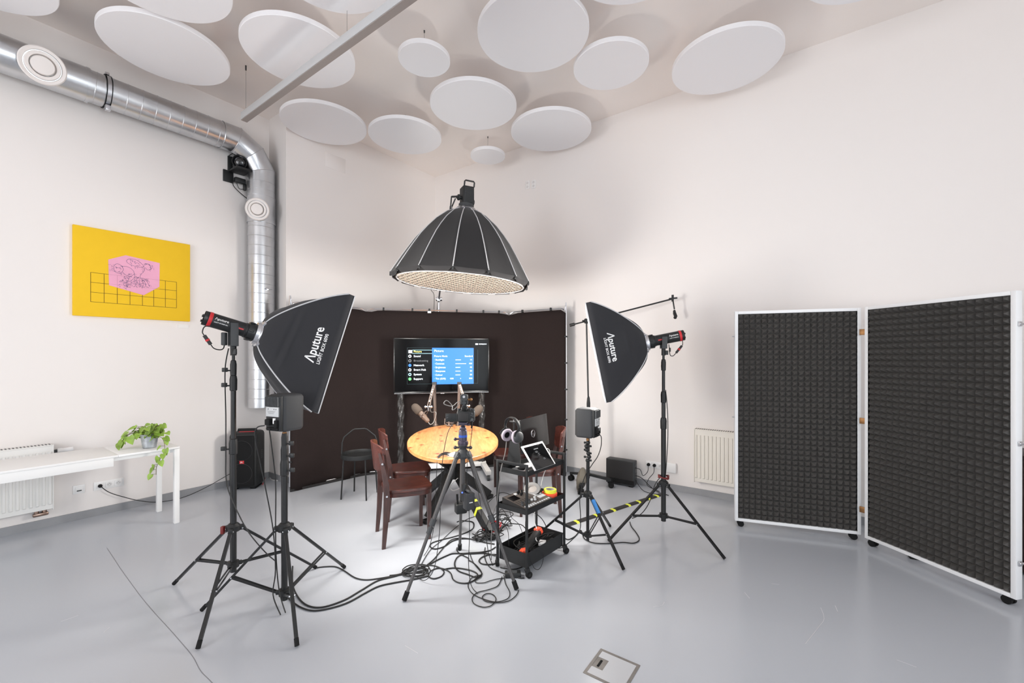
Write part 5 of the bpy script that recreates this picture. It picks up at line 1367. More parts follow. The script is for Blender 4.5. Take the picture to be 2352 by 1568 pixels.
ab = Vector((c.x-.035, c.y+.16, .45)); t = thing('power_adapter', 'black clamp on power adapter fixed to the rear tripod leg', 'adapter', ab-Vector((0, 0, .04)))
MB().box(ab, (.085, .07, .075), rz(.4), .012, 3).build('body', 'black_satin', t); mb = MB()
for k in range(3): mb.box(ab+Vector((.055, -.01+.012*k, -.005)), (.03, .006, .03), rz(.4), .002)
mb.cyl(ab+Vector((-.02, -.02, .03)), ab+Vector((-.025, -.02, .11)), .008, n=10); mb.build('clamp_lever', 'black_rubber', t)

# ------------------------------------------------------------------ black three tier cart
KA, KB, KC, KD = Vector((.106, 3.06, 0)), Vector((-.1086, 3.226, 0)), Vector((.421, 3.44, 0)), Vector((.206, 3.606, 0))
k1, k2 = (KB-KA).normalized(), (KC-KA).normalized(); K1, K2 = (KB-KA).length, (KC-KA).length
RK = Matrix((k2, k1, Vector((0, 0, 1)))).transposed()
KP = lambda a, b_, z: KA+k2*a+k1*b_+Vector((0, 0, z))               # a along the long side, b across
t = thing('utility_cart', 'black three tier metal cart on casters right of the tripod', 'cart', KP(K2/2, K1/2, 0))
for a in (0, K2):
    for b_ in (0, K1):
        MB().box(KP(a, b_, .44), (.013, .017, .745), RK, .002).build('post', 'black_satin', t)
        q = KP(a, b_, .024); sd = (k1*.8+k2*.6) if b_ else (k2*.9-k1*.3); sd.normalize(); ax = Vector((-sd.y, sd.x, 0))
        w_ = MB().cyl(q-ax*.012+sd*.018, q+ax*.010+sd*.018, .024, n=24).build('caster', 'black_rubber', t)
        MB().cyl(q-ax*.0135+sd*.018, q+ax*.0135+sd*.018, .010, n=14).bar(q+Vector((0, 0, .048)), q+sd*.018+Vector((0, 0, .0)), .020, .034, ax).build('caster_fork', 'black_satin', w_)
for a in (0, K2): MB().box(KP(a, K1/2, .805), (.012, K1+.02, .022), RK, .002).build('end_rail', 'black_satin', t)
def tray(z0, z1, name, grow=.0):
    mb = MB(); a0, a1, b0_, b1 = .009-grow, K2-.009+grow, .009-grow, K1-.009+grow; w_ = .0025
    mb.box(KP((a0+a1)/2, (b0_+b1)/2, z0+.002), (a1-a0, b1-b0_, .004), RK)
    for a in (a0, a1): mb.box(KP(a, (b0_+b1)/2, (z0+z1)/2), (w_, b1-b0_, z1-z0), RK)
    for b_ in (b0_, b1): mb.box(KP((a0+a1)/2, b_, (z0+z1)/2), (a1-a0, w_, z1-z0), RK)
    mb.build(name, 'black_satin', t, smooth=0)
tray(.725, .762, 'tray'); tray(.452, .489, 'tray', .008); tray(.068, .172, 'basket')
T1, T2, T3 = .7295, .4565, .0725

# tablet leaning on the top tray
bl, br = KP(.18*K2, .004, .762), KP(.734*K2, .004, .762); ex = (br-bl); TLn = ex.length; ex.normalize()
ey = (k1*.12+Vector((0, 0, .155))).normalized(); ez = ex.cross(ey); ez = -ez if ez.y > 0 else ez; TWd = .205
t = thing('tablet', 'white framed tablet leaning on the top tray of the black cart', 'tablet', (bl+br)/2)
Rtb = Matrix((ex, ey, ex.cross(ey))).transposed(); tc_ = bl+ex*TLn/2+ey*(TWd/2-.012)
tp = lambda x, y, k: tc_+ex*x+ey*y+ez*k
MB().box(tc_, (TLn, TWd, .008), Rtb, .003, 3).build('body', 'plastic_white', t)
sc_ = MB().face([tp(x, y, .0045) for x, y in ((-TLn*.44, -TWd*.5), (TLn*.44, -TWd*.5), (TLn*.44, TWd*.42), (-TLn*.44, TWd*.42))]).build('screen', 'tablet_glass', t, smooth=0)
mb = MB()
for y, x0, w_, h_ in ((.058, -.02, .055, .006), (.036, -.02, .03, .003), (.028, -.02, .03, .003), (.016, .0, .02, .003), (.004, .0, .02, .003), (-.03, .03, .022, .004), (-.038, .03, .026, .003)): mb.face([tp(x0, y, .0052), tp(x0+w_, y, .0052), tp(x0+w_, y-h_, .0052), tp(x0, y-h_, .0052)])
mb.build('screen_lines', 'menu_grey', sc_, smooth=0)
MB().cyl(tp(-.01, TWd*.455, .004), tp(-.01, TWd*.455, .0048), .002, n=10).build('front_camera', 'dark_grey', t)
o = MB().tube(smooth_path([tp(TLn/2, .03, 0), tp(TLn/2+.015, .03, 0), tp(TLn/2+.03, .015, -.005), tp(TLn/2+.025, -.02, -.02), KP(.40, .06, .74), KP(.395, .10, .70), KP(.385, .13, .62), KP(.37, .15, .50), KP(.36, .20, .30), KP(.345, .16, .20), KP(.25, .10, .17), KP(.25, .05, .15)], 6), .0032, 6).build('cable', 'cable_white'); tag(o, 'thin white tablet cable running down through the black cart', 'cable')
q = KP(.10, .15, T1); t = thing('metal_disc', 'flat silver disc lying in the top tray of the black cart', 'disc', q); MB().lathe([(0, .0), (.06, .0), (.062, .006), (.05, .014), (.012, .018), (0, .018)], q, None, 36).build('plate', 'silver', t)
MB().lathe([(0, .018), (.03, .018), (.028, .026), (0, .03)], q+Vector((.02, -.01, 0)), None, 20).build('hub', 'black_rubber', t)
q = KP(.06, .06, T1+.008); t = thing('adapter', 'small brown and white adapter in the top tray beside the disc', 'adapter', q-Vector((0, 0, .008))); MB().box(q, (.05, .03, .016), RK, .003).build('case', 'mic_brown', t); MB().box(q+k2*.032, (.016, .024, .014), RK, .002).build('end_cap', 'plastic_white', t)
o = MB().box(KP(.22, .17, T1+.006), (.16, .09, .012), RK, .004).build('booklet', 'paper_white'); tag(o, 'pale flat booklet in the top tray behind the disc', 'booklet')

# headphones on their stand
hc0 = Vector((.015, 3.345, 0)); t = thing('headphone_stand', 'black upright headphone stand on the cart, mostly behind the headphones', 'stand', hc0+Vector((0, 0, T1)))
pl = Vector((.9, -.43, 0)).normalized(); pn = Vector((pl.y, -pl.x, 0))
MB().prism([hc0+pl*x+Vector((0, 0, z)) for x, z in ((-.06, T1), (.055, T1), (.06, .80), (.045, .93), (-.03, .93), (-.05, .80))], pn*.012).build('back_plate', 'black_plastic', t, smooth=0)
MB().cyl(hc0+Vector((0, 0, .92)), hc0+Vector((0, 0, 1.085)), .007, n=12).cyl(hc0+Vector((-.03, .02, 1.08)), hc0+Vector((.03, -.02, 1.08)), .008, n=12).build('post', 'black_metal', t)
MB().cyl(hc0+Vector((0, 0, 1.085)), hc0+Vector((0, 0, 1.095)), .008, n=10).build('tip', 'silver', t)
hx_ = Vector((.66, -.75, 0)); hy_ = Vector((.75, .66, 0)); hcn = Vector((.0, 3.33, 1.035))
t = thing('headphones', 'large black headphones with pale lilac ear pads hanging above the cart', 'headphones', hcn-Vector((0, 0, .12)))
arc = [hcn+hx_*.082*math.cos(a)*(1.0 if math.sin(a) > 0 else .95)+Vector((0, 0, .08*math.sin(a)+.0)) for a in [math.radians(x) for x in range(-25, 206, 7)]]
mb = MB(); prev = None
for i, p in enumerate(arc):
    tn = (arc[min(i+1, len(arc)-1)]-arc[max(i-1, 0)]).normalized(); nn = tn.cross(hy_).normalized(); k = 1.0 if 6 < i < len(arc)-7 else .7
    cur = [mb.bm.verts.new(p+hy_*.017*k*math.cos(b_)+nn*.007*math.sin(b_)) for b_ in [j/10*6.283 for j in range(10)]]
    if prev: mb.bridge(prev, cur)
    else: mb.bm.faces.new(cur[::-1])
    prev = cur
mb.bm.faces.new(prev); mb.build('headband', 'black_satin', t, smooth=50)
for s, nm in ((-1, 'ear_cup'), (1, 'ear_cup')):
    pc = hcn+hx_*s*.066+Vector((0, 0, -.062)); inn = (hx_*-s+Vector((0, 0, -.12))+hy_*(-.25 if s < 0 else -.1)).normalized(); R = frame_z(inn, Vector((0, 0, 1)))
    cup = MB().lathe([(0, -.030), (.030, -.029), (.042, -.022), (.046, -.006), (.046, .004), (0, .004)], pc, R, 36).build('ear_cup', 'dark_grey', t, smooth=50)
    MB().lathe([(.045, .003), (.050, .010), (.048, .022), (.040, .028), (.030, .025), (.024, .014), (.024, .004)], pc, R, 36).build('ear_pad', 'headphone_pad', cup, smooth=60)
    MB().lathe([(.024, .006), (0, .006)], pc, R, 30).build('driver_cloth', 'black_rubber', cup, smooth=0)
    mb = MB(); pth = [pc-inn*.012+(R @ Vector((.050*math.cos(a), .050*math.sin(a), 0))) for a in [math.radians(x) for x in range(-80, 81, 10)]]; mb.tube(pth, .005, 6); mb.tube([pth[8], arc[0] if s > 0 else arc[-1]], .007, 6); mb.build('fork', 'black_metal', t)
o = MB().tube(smooth_path([hcn+hx_*-.066+Vector((.0, -.01, -.115)), hcn+Vector((-.055, 0, -.20)), KP(-.02, .22, .76), KP(-.03, .235, .62), KP(-.04, .245, .50), KP(-.05, .27, .42), KP(-.04, .30, .2), Vector((-.16, 3.30, .02))], 6), .0035, 6).build('cable', 'cable_grey'); tag(o, 'long grey headphone cable hanging at the near left edge of the cart', 'cable')

# mixing console on the middle tray
MW, MD_ = .335, .225; m0 = KP(.012, .012, T2); mt = .13
MX = lambda x, y, k=0.0: m0+k2*x+k1*y+Vector((0, 0, .030+.045*y/MD_+k))
t = thing('mixing_console', 'black podcast mixing console with faders and lit pads on the cart', 'mixer', m0+k2*MW/2+k1*MD_/2)
MB().prism([m0, m0+k1*MD_, m0+k1*MD_+Vector((0, 0, .075)), m0+Vector((0, 0, .030))], k2*MW).build('case', 'tape_black', t, smooth=0)
MB().face([MX(.004, .004, .0006), MX(MW-.004, .004, .0006), MX(MW-.004, MD_-.004, .0006), MX(.004, MD_-.004, .0006)]).build('top_plate', 'mixer_grey', t, smooth=0)
def mpad(mb, x, y, w_, h_, k=.004): mb.prism([MX(x, y, .0006), MX(x+w_, y, .0006), MX(x+w_, y+h_, .0006), MX(x, y+h_, .0006)], (0, 0, k))
mb = MB(); mpad(mb, .02, .135, .085, .06, .002); mb.build('display', 'tablet_glass', t, smooth=0)
for r_ in range(4):
    for c_ in range(2): mb = MB(); mpad(mb, .245+c_*.042, .055+r_*.040, .034, .030); mb.build('pad', 'pad_white', t, smooth=0)
for k in range(8):
    x = .025+k*.026; mb = MB(); mpad(mb, x, .045, .003, .075, .001); mb.build('fader_slot', 'black_rubber', t, smooth=0)
    mb = MB(); mpad(mb, x-.006, .05+.012*((k*5) % 3), .015, .012, .012); mb.build('fader_knob', 'pad_white' if k > 4 else 'fin_grey', t, smooth=0)
for k in range(11): mb = MB(); mpad(mb, .018+k*.028, .012, .016, .012, .004); mb.build('button', 'pad_white', t, smooth=0)
for k in range(6): mb = MB(); mpad(mb, .022+k*.022, .028, .012, .008, .003); mb.build('button', 'pad_white', t, smooth=0)
for x, y in ((.15, .195), (.175, .205), (.20, .195), (.15, .165), (.175, .175)): q = MX(x, y); MB().cyl(q, q+Vector((0, 0, .020)), .0085, .007, n=14).build('rotary_knob', 'black_rubber', t)
mb = MB(); mpad(mb, .115, .19, .024, .02); mpad(mb, .215, .17, .02, .02); mb.build('lit_key', 'pad_white', t, smooth=0)

def tape_roll(label, c, R, r, ri, h, m, core=True, side=None):
    t = thing('tape_roll', label, 'tape', Vector(c)-Vector((0, 0, 0)), 0, 'tape rolls on the cart'); c = Vector(c)
    MB().lathe([(ri, 0), (r-.002, 0), (r, .002), (r, h-.002), (r-.002, h), (ri, h), (ri, 0)], c, R, 44).build('tape', m, t)
    MB().lathe([(ri-.005, .001), (ri, .001), (ri, h-.001), (ri-.005, h-.001), (ri-.005, .001)], c, R, 36).build('core', 'tape_core', t)
    if side: MB().lathe([(ri, h+.0006), (r-.003, h+.0006)], c, R, 44).build('side_face', side, t, smooth=0); MB().lathe([(ri, h-.008), (0, h-.008)], c, R, 36).build('core_disc', 'tape_core', t, smooth=0)
RI = Matrix.Identity(3)
tape_roll('orange tape roll lying flat on the middle cart tray under the yellow roll', KP(.40, .078, T2), RI, .062, .036, .048, 'orange_tape')
tape_roll('neon yellow tape roll lying on top of the orange roll', KP(.405, .075, T2+.0485), rz(.3), .051, .036, .026, 'yellow_tape')
tl_n = Vector((-.05, -.5, .85)).normalized()
tape_roll('black tape roll with pale side leaning tilted behind the mixer', KP(.315, .185, T2+.045), frame_z(tl_n), .068, .038, .048, 'tape_black', side='tape_side')
q = KP(.335, .022, T2+.010); t = thing('marker_pen', 'black marker pen with blue end beside the orange tape roll', 'pen', q-Vector((0, 0, .01)))
MB().cyl(q-k2*.02, q+k2*.055, .0085, n=14).build('barrel', 'black_plastic', t); MB().cyl(q-k2*.045, q-k2*.02, .0092, n=14).build('cap', 'blue_band', t); MB().cyl(q+k2*.02, q+k2*.03, .0088, n=14).build('band', 'plastic_white', t)

# the things in the bottom basket
t = thing('umbrella_tube', 'black padded tube with orange end caps lying in the cart basket', 'tube', KP(.20, .13, T3))
p0, p1 = KP(.06, .08, T3+.06), KP(.37, .17, T3+.095); MB().cyl(p0, p1, .034, n=24).build('tube', 'black_plastic', t)
d = (p1-p0).normalized(); MB().cyl(p0-d*.022, p0+d*.004, .036, n=8).box(p0+Vector((.01, -.01, .03)), (.05, .04, .03), rz(.5), .008).build('orange_end', 'orange_tape', t); MB().cyl(p1-d*.006, p1+d*.03, .037, n=8).box(p1+Vector((0, 0, .03)), (.06, .04, .02), rz(.9), .006).build('orange_end', 'orange_tape', t)
q = KP(.255, .045, T3+.085); t = thing('power_adapter', 'white usb charger plug on the cables in the cart basket', 'adapter', KP(.255, .045, T3)); MB().box(q, (.062, .05, .026), RK @ rz(.4), .005, 3).build('case', 'plastic_white', t)
q = KP(.30, .06, T3+.03); t = thing('power_strip', 'black power strip under the cables in the cart basket', 'power strip', q-Vector((0, 0, .03))); MB().box(q, (.30, .06, .05), RK, .008).build('case', 'black_plastic', t)

# monitor on the chair behind the cart
mA, mB = Vector((.081, 4.20, 0)), Vector((.384, 4.70, 0)); mx_ = (mB-mA).normalized(); mn = Vector((mx_.y, -mx_.x, 0)); mcn = (mA+mB)/2
tilt = .16; mu = (Vector((0, 0, 1))*math.cos(tilt)-mn*math.sin(tilt)*-1*-.4).normalized(); MWd = (mB-mA).length; MHt = .335
t = thing('computer_monitor', 'black monitor with round ring logo set on the chair behind the cart', 'monitor', mcn+Vector((0, 0, .468)))
Rm = Matrix((mx_, mn.cross(Vector((0, 0, 1))).cross(mn) if False else Vector((0, 0, 1)), mn)).transposed()
mp = lambda x, z, k=0.0: mcn+mx_*x+mn*(k-.10*z)+Vector((0, 0, .795+z))
mz = (mp(0, .1)-mp(0, 0)).normalized(); mnn = mx_.cross(mz); mnn = -mnn if mnn.dot(mn) < 0 else mnn; Rm = frame_z(mnn, mx_)
MB().box(mp(0, 0), (MWd, MHt, .028), Rm, .006, 3).build('panel', 'bezel_black', t)
ring = [mp(-.055, .0, .0165)+ (mx_*math.cos(a)+mz*math.sin(a))*.036 for a in [k/28*6.283 for k in range(28)]]
lg_ = MB().tube(ring, .0035, 6, closed=True).build('ring_logo', 'silver', t)
MB().text('DELL', .024, lambda x, y: mp(-.055, .0, .0165)+mx_*x+mz*y, bold=.012).build('lettering', 'silver', lg_, smooth=0)
MB().box(mp(0, -.21, .03), (.07, .22, .03), Rm, .006).build('neck', 'black_plastic', t)
MB().box(mcn+Vector((0, 0, .476)), (.22, .17, .014), Matrix((mx_, mn.cross(mx_)*0+Vector((-mx_.y, mx_.x, 0)), Vector((0, 0, 1)))).transposed(), .004).build('base', 'black_plastic', t)

# ------------------------------------------------------------------ folding screen of pyramid foam
def foam_panel(t, p0, p1, z0, z1, cols, rows, pull):
    ax = (p1-p0); L = ax.length; ax.normalize(); nr = Vector((ax.y, -ax.x, 0)); nr = nr if nr.dot(-p0) > 0 else -nr
    Rp = Matrix((ax, nr, Vector((0, 0, 1)))).transposed(); Q = lambda a, k, z: p0+ax*a+nr*k+Vector((0, 0, z)); H = z1-z0; fw = .027; th = .055
    mb = MB(); mb.box(Q(fw/2, -th/2, z0+H/2), (fw, th, H), Rp, .002); mb.box(Q(L-fw/2, -th/2, z0+H/2), (fw, th, H), Rp, .002)
    mb.box(Q(L/2, -th/2, z0+fw/2), (L-2*fw, th, fw), Rp, .002); mb.box(Q(L/2, -th/2, z1-fw/2), (L-2*fw, th, fw), Rp, .002); mb.build('frame', 'frame_white', t)
    MB().box(Q(L/2, -th+.006, z0+H/2), (L-2*fw, .008, H-2*fw), Rp).build('backing_board', 'frame_white', t)
    mb = MB(); a0, a1, b0_, b1 = fw-.002, L-fw+.002, z0+fw-.004, z1-fw+.004; ca, cb = (a1-a0)/cols, (b1-b0_)/rows; kb, kt = -.022, .022
    gv = [[mb.bm.verts.new(Q(a0+i*ca, kb, b0_+j*cb)) for j in range(rows+1)] for i in range(cols+1)]
    rnd = random.Random(cols)
    for i in range(cols):
        for j in range(rows):
            apx = mb.bm.verts.new(Q(a0+(i+.5)*ca+rnd.uniform(-.002, .002), kt+rnd.uniform(-.003, .003), b0_+(j+.5)*cb+rnd.uniform(-.002, .002)))
            q = (gv[i][j], gv[i+1][j], gv[i+1][j+1], gv[i][j+1])
            for k in range(4): mb.bm.faces.new((q[k], q[(k+1) % 4], apx))
    mb.build('pyramid_foam', 'foam', t, smooth=0)
    for a in (.05, L-.05):
        q = Q(a, -th/2, 0); mb = MB(); 
        for s in (-1, 1): mb.cyl(q+nr*s*.008+Vector((0, 0, .027)), q+nr*s*.024+Vector((0, 0, .027)), .027, n=20)
        mb.box(q+Vector((0, 0, .040)), (.05, .035, .03), Rp, .008); mb.build('caster', 'black_rubber', t)
    return Q, L
s0, s1 = Vector((2.09, 4.0, 0)), Vector((3.012, 3.68, 0)); s2, s3 = Vector((3.0, 3.615, 0)), Vector((3.19, 2.70, 0))
s2 = Vector((2.995, 3.625, 0))
t = thing('folding_screen', 'two panel rolling screen of dark pyramid foam in white frames', 'acoustic screen', (s1+s2)/2)
ZB, ZT_ = .052, 2.012
Q1, L1 = foam_panel(t, s0, s1, ZB, ZT_, 19, 40, 1); Q2, L2 = foam_panel(t, s2, s3, ZB, ZT_, 19, 40, 1)
for z in (1.80, 1.04, .28): MB().box((Q1(L1, .002, z)+Q2(0, .002, z))/2, (.045, .012, .05), frame_z(Vector((0, 0, 1)), Q2(0, 0, 0)-Q1(L1, 0, 0)+Vector((.05, .0, 0))), .002).build('hinge', 'brass', t)
for z in (1.80, 1.04, .28):
    q = Q2(L2, -.030, z); mb = MB(); ax2 = (s3-s2).normalized(); mb.box(q+ax2*.004, (.03, .03, .006), frame_z(ax2), .002); mb.cyl(q, q+Vector((.06, .0, 0)), .007, n=10); mb.ball(q, .012, None, 10, 8); mb.build('catch', 'silver', t)
for z in (1.78, 1.02): q = Q1(0, -.03, z); MB().cyl(q, q-(s1-s0).normalized()*.02, .006, n=10).build('catch', 'silver', t)
q = G(2105, 1283); t = thing('door_wedge', 'small black wedge on the floor beneath the right foam panel', 'wedge', q); q = Vector((q.x, q.y, 0))
MB().prism([q+Vector((-.05, .0, 0)), q+Vector((.06, -.06, 0)), q+Vector((.06, -.06, .012)), q+Vector((-.05, .0, .04))], (.035, .06, 0)).build('wedge', 'black_rubber', t, smooth=0)
cb = Vector((3.915, 3.18, 0)); t = thing('low_cupboard', 'dark brown low cabinet of which a sliver shows past the foam screen', 'cupboard', cb)
MB().box(cb+Vector((.0, .0, .44)), (.38, .36, .84), None, .004).build('body', 'dark_cabinet', t); MB().box(cb+Vector((0, 0, .86)), (.40, .38, .02), None, .003).build('top', 'dark_cabinet', t)

# ------------------------------------------------------------------ cables
Z4 = lambda pts, z=.006: [G(900+x*420/1568, 1000+y*420/1568, z) for x, y in pts]
Z7 = lambda pts, z=.006: [G(1240+x*460/2004, 980+y*360/1568, z) for x, y in pts]
GP = lambda pts, z=.006: [G(x, y, z) for x, y in pts]
def cable(label, pts, r=.006, m='cable_black', k=6, jit=0.0, group='black cables on the floor'):
    pts = smooth_path(pts, k); r *= .74
    o = MB().tube(pts, r, 7).build('cable', m); tag(o, label, 'cable', group); return o
cable('thick black cable curving over the floor from the monitor speaker stand, nearest the camera', GP([(655, 1365), (668, 1378), (690, 1394), (720, 1402), (760, 1396), (800, 1383), (838, 1362), (870, 1346), (905, 1338), (950, 1330), (985, 1322)]), .007)
cable('black cable in the middle of the three running right from the left stands', GP([(672, 1300), (672, 1340), (684, 1370), (706, 1390), (740, 1394), (790, 1378), (830, 1355), (868, 1333), (910, 1322), (945, 1310)]), .007)
cable('black cable from the tall left stand foot, farthest of the three running right', GP([(722, 1304), (745, 1301), (770, 1301), (790, 1310), (815, 1326), (840, 1331), (870, 1328), (905, 1322), (940, 1316), (980, 1308)]), .006)
cable('wide black cable loop on the floor under the table, left of the tripod', Z4([(560, 740), (600, 730), (690, 740), (705, 775), (680, 810), (600, 845), (520, 870), (420, 895), (345, 920), (328, 950), (370, 972), (450, 950), (520, 905), (600, 885), (700, 890), (790, 915), (880, 930)]), .007)
cable('black cable along the floor from the cart to the coil in front', Z4([(890, 955), (840, 985), (760, 1000), (680, 1006), (600, 1010), (520, 1012), (470, 1030), (400, 1062), (320, 1105), (245, 1135), (150, 1160), (60, 1190), (-20, 1200)]), .007)
cable('thin black cable crossing beneath the tripod from the table foot', Z4([(250, 1110), (290, 1040), (340, 970), (420, 905), (500, 830), (570, 770), (640, 720), (720, 690)]), .004)
cable('black cable looping round the rear tripod foot', Z4([(725, 900), (640, 880), (560, 880), (500, 900), (440, 965), (360, 1060), (300, 1110)]), .006)
cable('black cable arc on the floor right of the rear tripod foot', Z4([(890, 1030), (800, 1008), (700, 1012), (620, 1015), (565, 1040), (540, 1085), (545, 1130), (580, 1165), (650, 1190), (720, 1215), (735, 1190), (690, 1160), (600, 1140), (520, 1135), (430, 1150)]), .007)
cable('black figure eight cable loops in the middle foreground', Z4([(250, 1120), (330, 1110), (405, 1130), (447, 1165), (425, 1205), (360, 1226), (315, 1205), (335, 1160), (400, 1136), (460, 1148), (505, 1180), (525, 1232), (580, 1262), (660, 1262), (725, 1225), (770, 1185), (740, 1130), (690, 1085), (660, 1070), (655, 1050), (600, 1022), (560, 990), (560, 960)]), .006)
cable('thin black cable loop nearest the camera, below the adapter', Z4([(960, 1195), (975, 1270), (1010, 1340), (995, 1395), (900, 1425), (800, 1405), (700, 1360), (655, 1300), (665, 1245), (700, 1210), (770, 1190), (760, 1165), (700, 1090), (665, 1000)]), .004)
cable('thin black cable with a small circle in the foreground loop', Z4([(945, 1210), (910, 1285), (830, 1320), (735, 1345), (690, 1390), (705, 1440), (780, 1470), (850, 1458), (893, 1405), (865, 1362), (810, 1355), (775, 1385), (805, 1420), (900, 1432), (1000, 1418), (1065, 1370), (1088, 1325)]), .0042)
cable('black cable loop between the tripod legs, left of the cart caster', Z4([(900, 1020), (830, 1022), (770, 1045), (748, 1075), (775, 1100), (840, 1105), (920, 1090)]), .007)
cable('black cable bending under the near side of the cart', Z4([(930, 1130), (990, 1142), (1060, 1144), (1120, 1125), (1180, 1090), (1260, 1060)]), .006)
cable('black cable running down to the small adapter on the floor', Z4([(800, 960), (795, 1030), (812, 1090), (850, 1135), (920, 1165), (985, 1190)]), .005)
cable('short black cable end between floor adapter and cart caster', Z4([(1085, 1218), (1110, 1222), (1135, 1220)]), .006)
cable('thin cable snaking from the adapter towards the tripod', Z4([(965, 1222), (900, 1230), (840, 1245), (790, 1262), (730, 1262), (715, 1245), (760, 1215), (772, 1190)]), .004)
q = G(1178, 1327); q.z = 0
t = thing('power_adapter', 'black power brick on the floor beside the right tripod leg', 'adapter', q); MB().box(q+Vector((0, .02, .018)), (.115, .055, .036), rz(.05), .006, 3).build('case', 'black_plastic', t); MB().face([q+Vector((x, y, .0366)) for x, y in ((-.04, .0), (.03, .0), (.03, .04), (-.04, .04))]).build('label', 'fin_grey', t, smooth=0)
rnd = random.Random(21)
cc_ = G(956, 1316); pts = []
for k in range(64):
    an = k/64*6.283*5; r_ = .072+.02*math.sin(k*.37)+.012*rnd.random(); pts.append(cc_+Vector((r_*math.cos(an)*1.05, r_*math.sin(an)*.8, .006+.0055*(k//13))))
o = cable('small coil of black cable on the floor at the left tripod leg', pts, .0055, k=4)
for i, (px, py, rr, lb) in enumerate(((1104, 1238, .07, 'tangled black cables heaped at the yellow taped table leg'), (1132, 1236, .085, 'tangle of black cables between table foot and cart basket'), (1156, 1212, .09, 'tangle of black cables rising behind the cart basket'))):
    c0 = G(px, py); pts = []
    for k in range(30):
        an = k*1.35+rnd.uniform(-.5, .5); r_ = rr*(.35+.65*rnd.random()); pts.append(c0+Vector((r_*math.cos(an)*1.2, r_*math.sin(an), .008+.05*rnd.random()+(.05*i*rnd.random()))))
    cable(lb, pts, .005, k=5)
c0 = G(1132, 1226); pts = [c0+Vector((.10*math.cos(k*1.1)*(.4+.6*rnd.random()), .09*math.sin(k*1.1), .05+.04*rnd.random())) for k in range(16)]
cable('thin red cable among the black tangle left of the cart', pts, .004, 'red_plastic', group=None)
pts = [KP(rnd.uniform(.03, .45), rnd.uniform(.03, .24), T3+rnd.uniform(.02, .11)) for k in range(44)]
cable('black cables piled inside the bottom basket of the cart', pts, .005)
cable('black cable arching out of the far side of the cart basket', [KP(.02, .22, .10), KP(.05, .30, .22), KP(.14, .30, .27), KP(.22, .27, .26), KP(.30, .26, .22), KP(.36, .22, .12)], .005)
cable('black cable arching high behind the cart basket', [KP(.28, .22, .14), KP(.36, .28, .25), KP(.46, .30, .28), KP(.56, .26, .20), KP(.60, .20, .06), KP(.64, .16, .006)], .005)
cable('thin loop of black cable hanging over the near side of the cart basket', [KP(.02, -.012, .16), KP(.03, -.018, .12), KP(.06, -.02, .06), KP(.11, -.022, .03), KP(.155, -.022, .05), KP(.175, -.02, .11), KP(.14, -.014, .165), KP(.10, .02, .17)], .003)
cable('thin cable hanging from the middle tray down to the cart basket, left one', [KP(.05, .20, .46), KP(.04, .29, .44), KP(.05, .285, .34), KP(.09, .25, .26), KP(.07, .22, .15)], .003)
cable('thin cable hanging from the middle tray down to the cart basket, right one', [KP(.16, .25, .46), KP(.17, .29, .43), KP(.17, .28, .33), KP(.22, .24, .26), KP(.24, .2, .14)], .003)
cable('bundle of mixer leads hanging over the left edge of the middle tray', [KP(.10, .22, .53), KP(.07, .30, .54), KP(-.03, .32, .50), KP(-.08, .31, .47), KP(-.07, .29, .42), KP(-.02, .31, .40), KP(-.06, .33, .30), KP(-.05, .32, .12), KP(-.02, .30, .01)], .004)
# cables on the tripod and the table
T_ = lambda x, y, z: Vector((-.352+x, 3.06+y, z))
cable('thin black camera cable hanging in front of the table down to the floor', [cc+Vector((-.085, -.02, -.04)), T_(-.105, -.02, 1.05), T_(-.135, -.03, .90), T_(-.15, -.03, .74), T_(-.155, -.04, .55), T_(-.16, -.05, .35), T_(-.19, -.08, .12), T_(-.26, -.06, .02), T_(-.35, .03, .008)], .0035)
cable('thin black cable from camera to the tripod battery box', [cc+Vector((.05, -.02, -.04)), T_(.065, -.02, 1.05), T_(.055, -.03, .96), T_(.04, -.05, .88), T_(.035, -.06, .75), T_(.045, -.07, .66)], .003)
cable('thin cable falling from the tripod battery box to the floor', [T_(.05, -.07, .53), T_(.055, -.08, .35), T_(.05, -.09, .15), T_(.07, -.12, .02), T_(.12, -.2, .006)], .0035)
cable('grey coil of cable hanging under the table at the crossed legs', [T_(-.08, .35, .62), T_(-.14, .35, .56), T_(-.12, .35, .52), T_(-.05, .35, .55), T_(-.03, .35, .60), T_(-.06, .35, .63)], .004, 'cable_grey')
cable('thin black cable down the yellow taped table leg', [Vector((-.42, 3.95, .70)), Vector((-.38, 3.90, .60)), Vector((-.35, 3.88, .50)), Vector((-.30, 3.80, .38)), Vector((-.27, 3.76, .22)), Vector((-.26, 3.74, .02))], .004)
cable('grey cable dangling from the near table edge', [Vector((-.60, 3.42, .75)), Vector((-.60, 3.40, .70)), Vector((-.61, 3.42, .55)), Vector((-.62, 3.45, .30)), Vector((-.66, 3.45, .08)), Vector((-.7, 3.4, .006))], .0035)
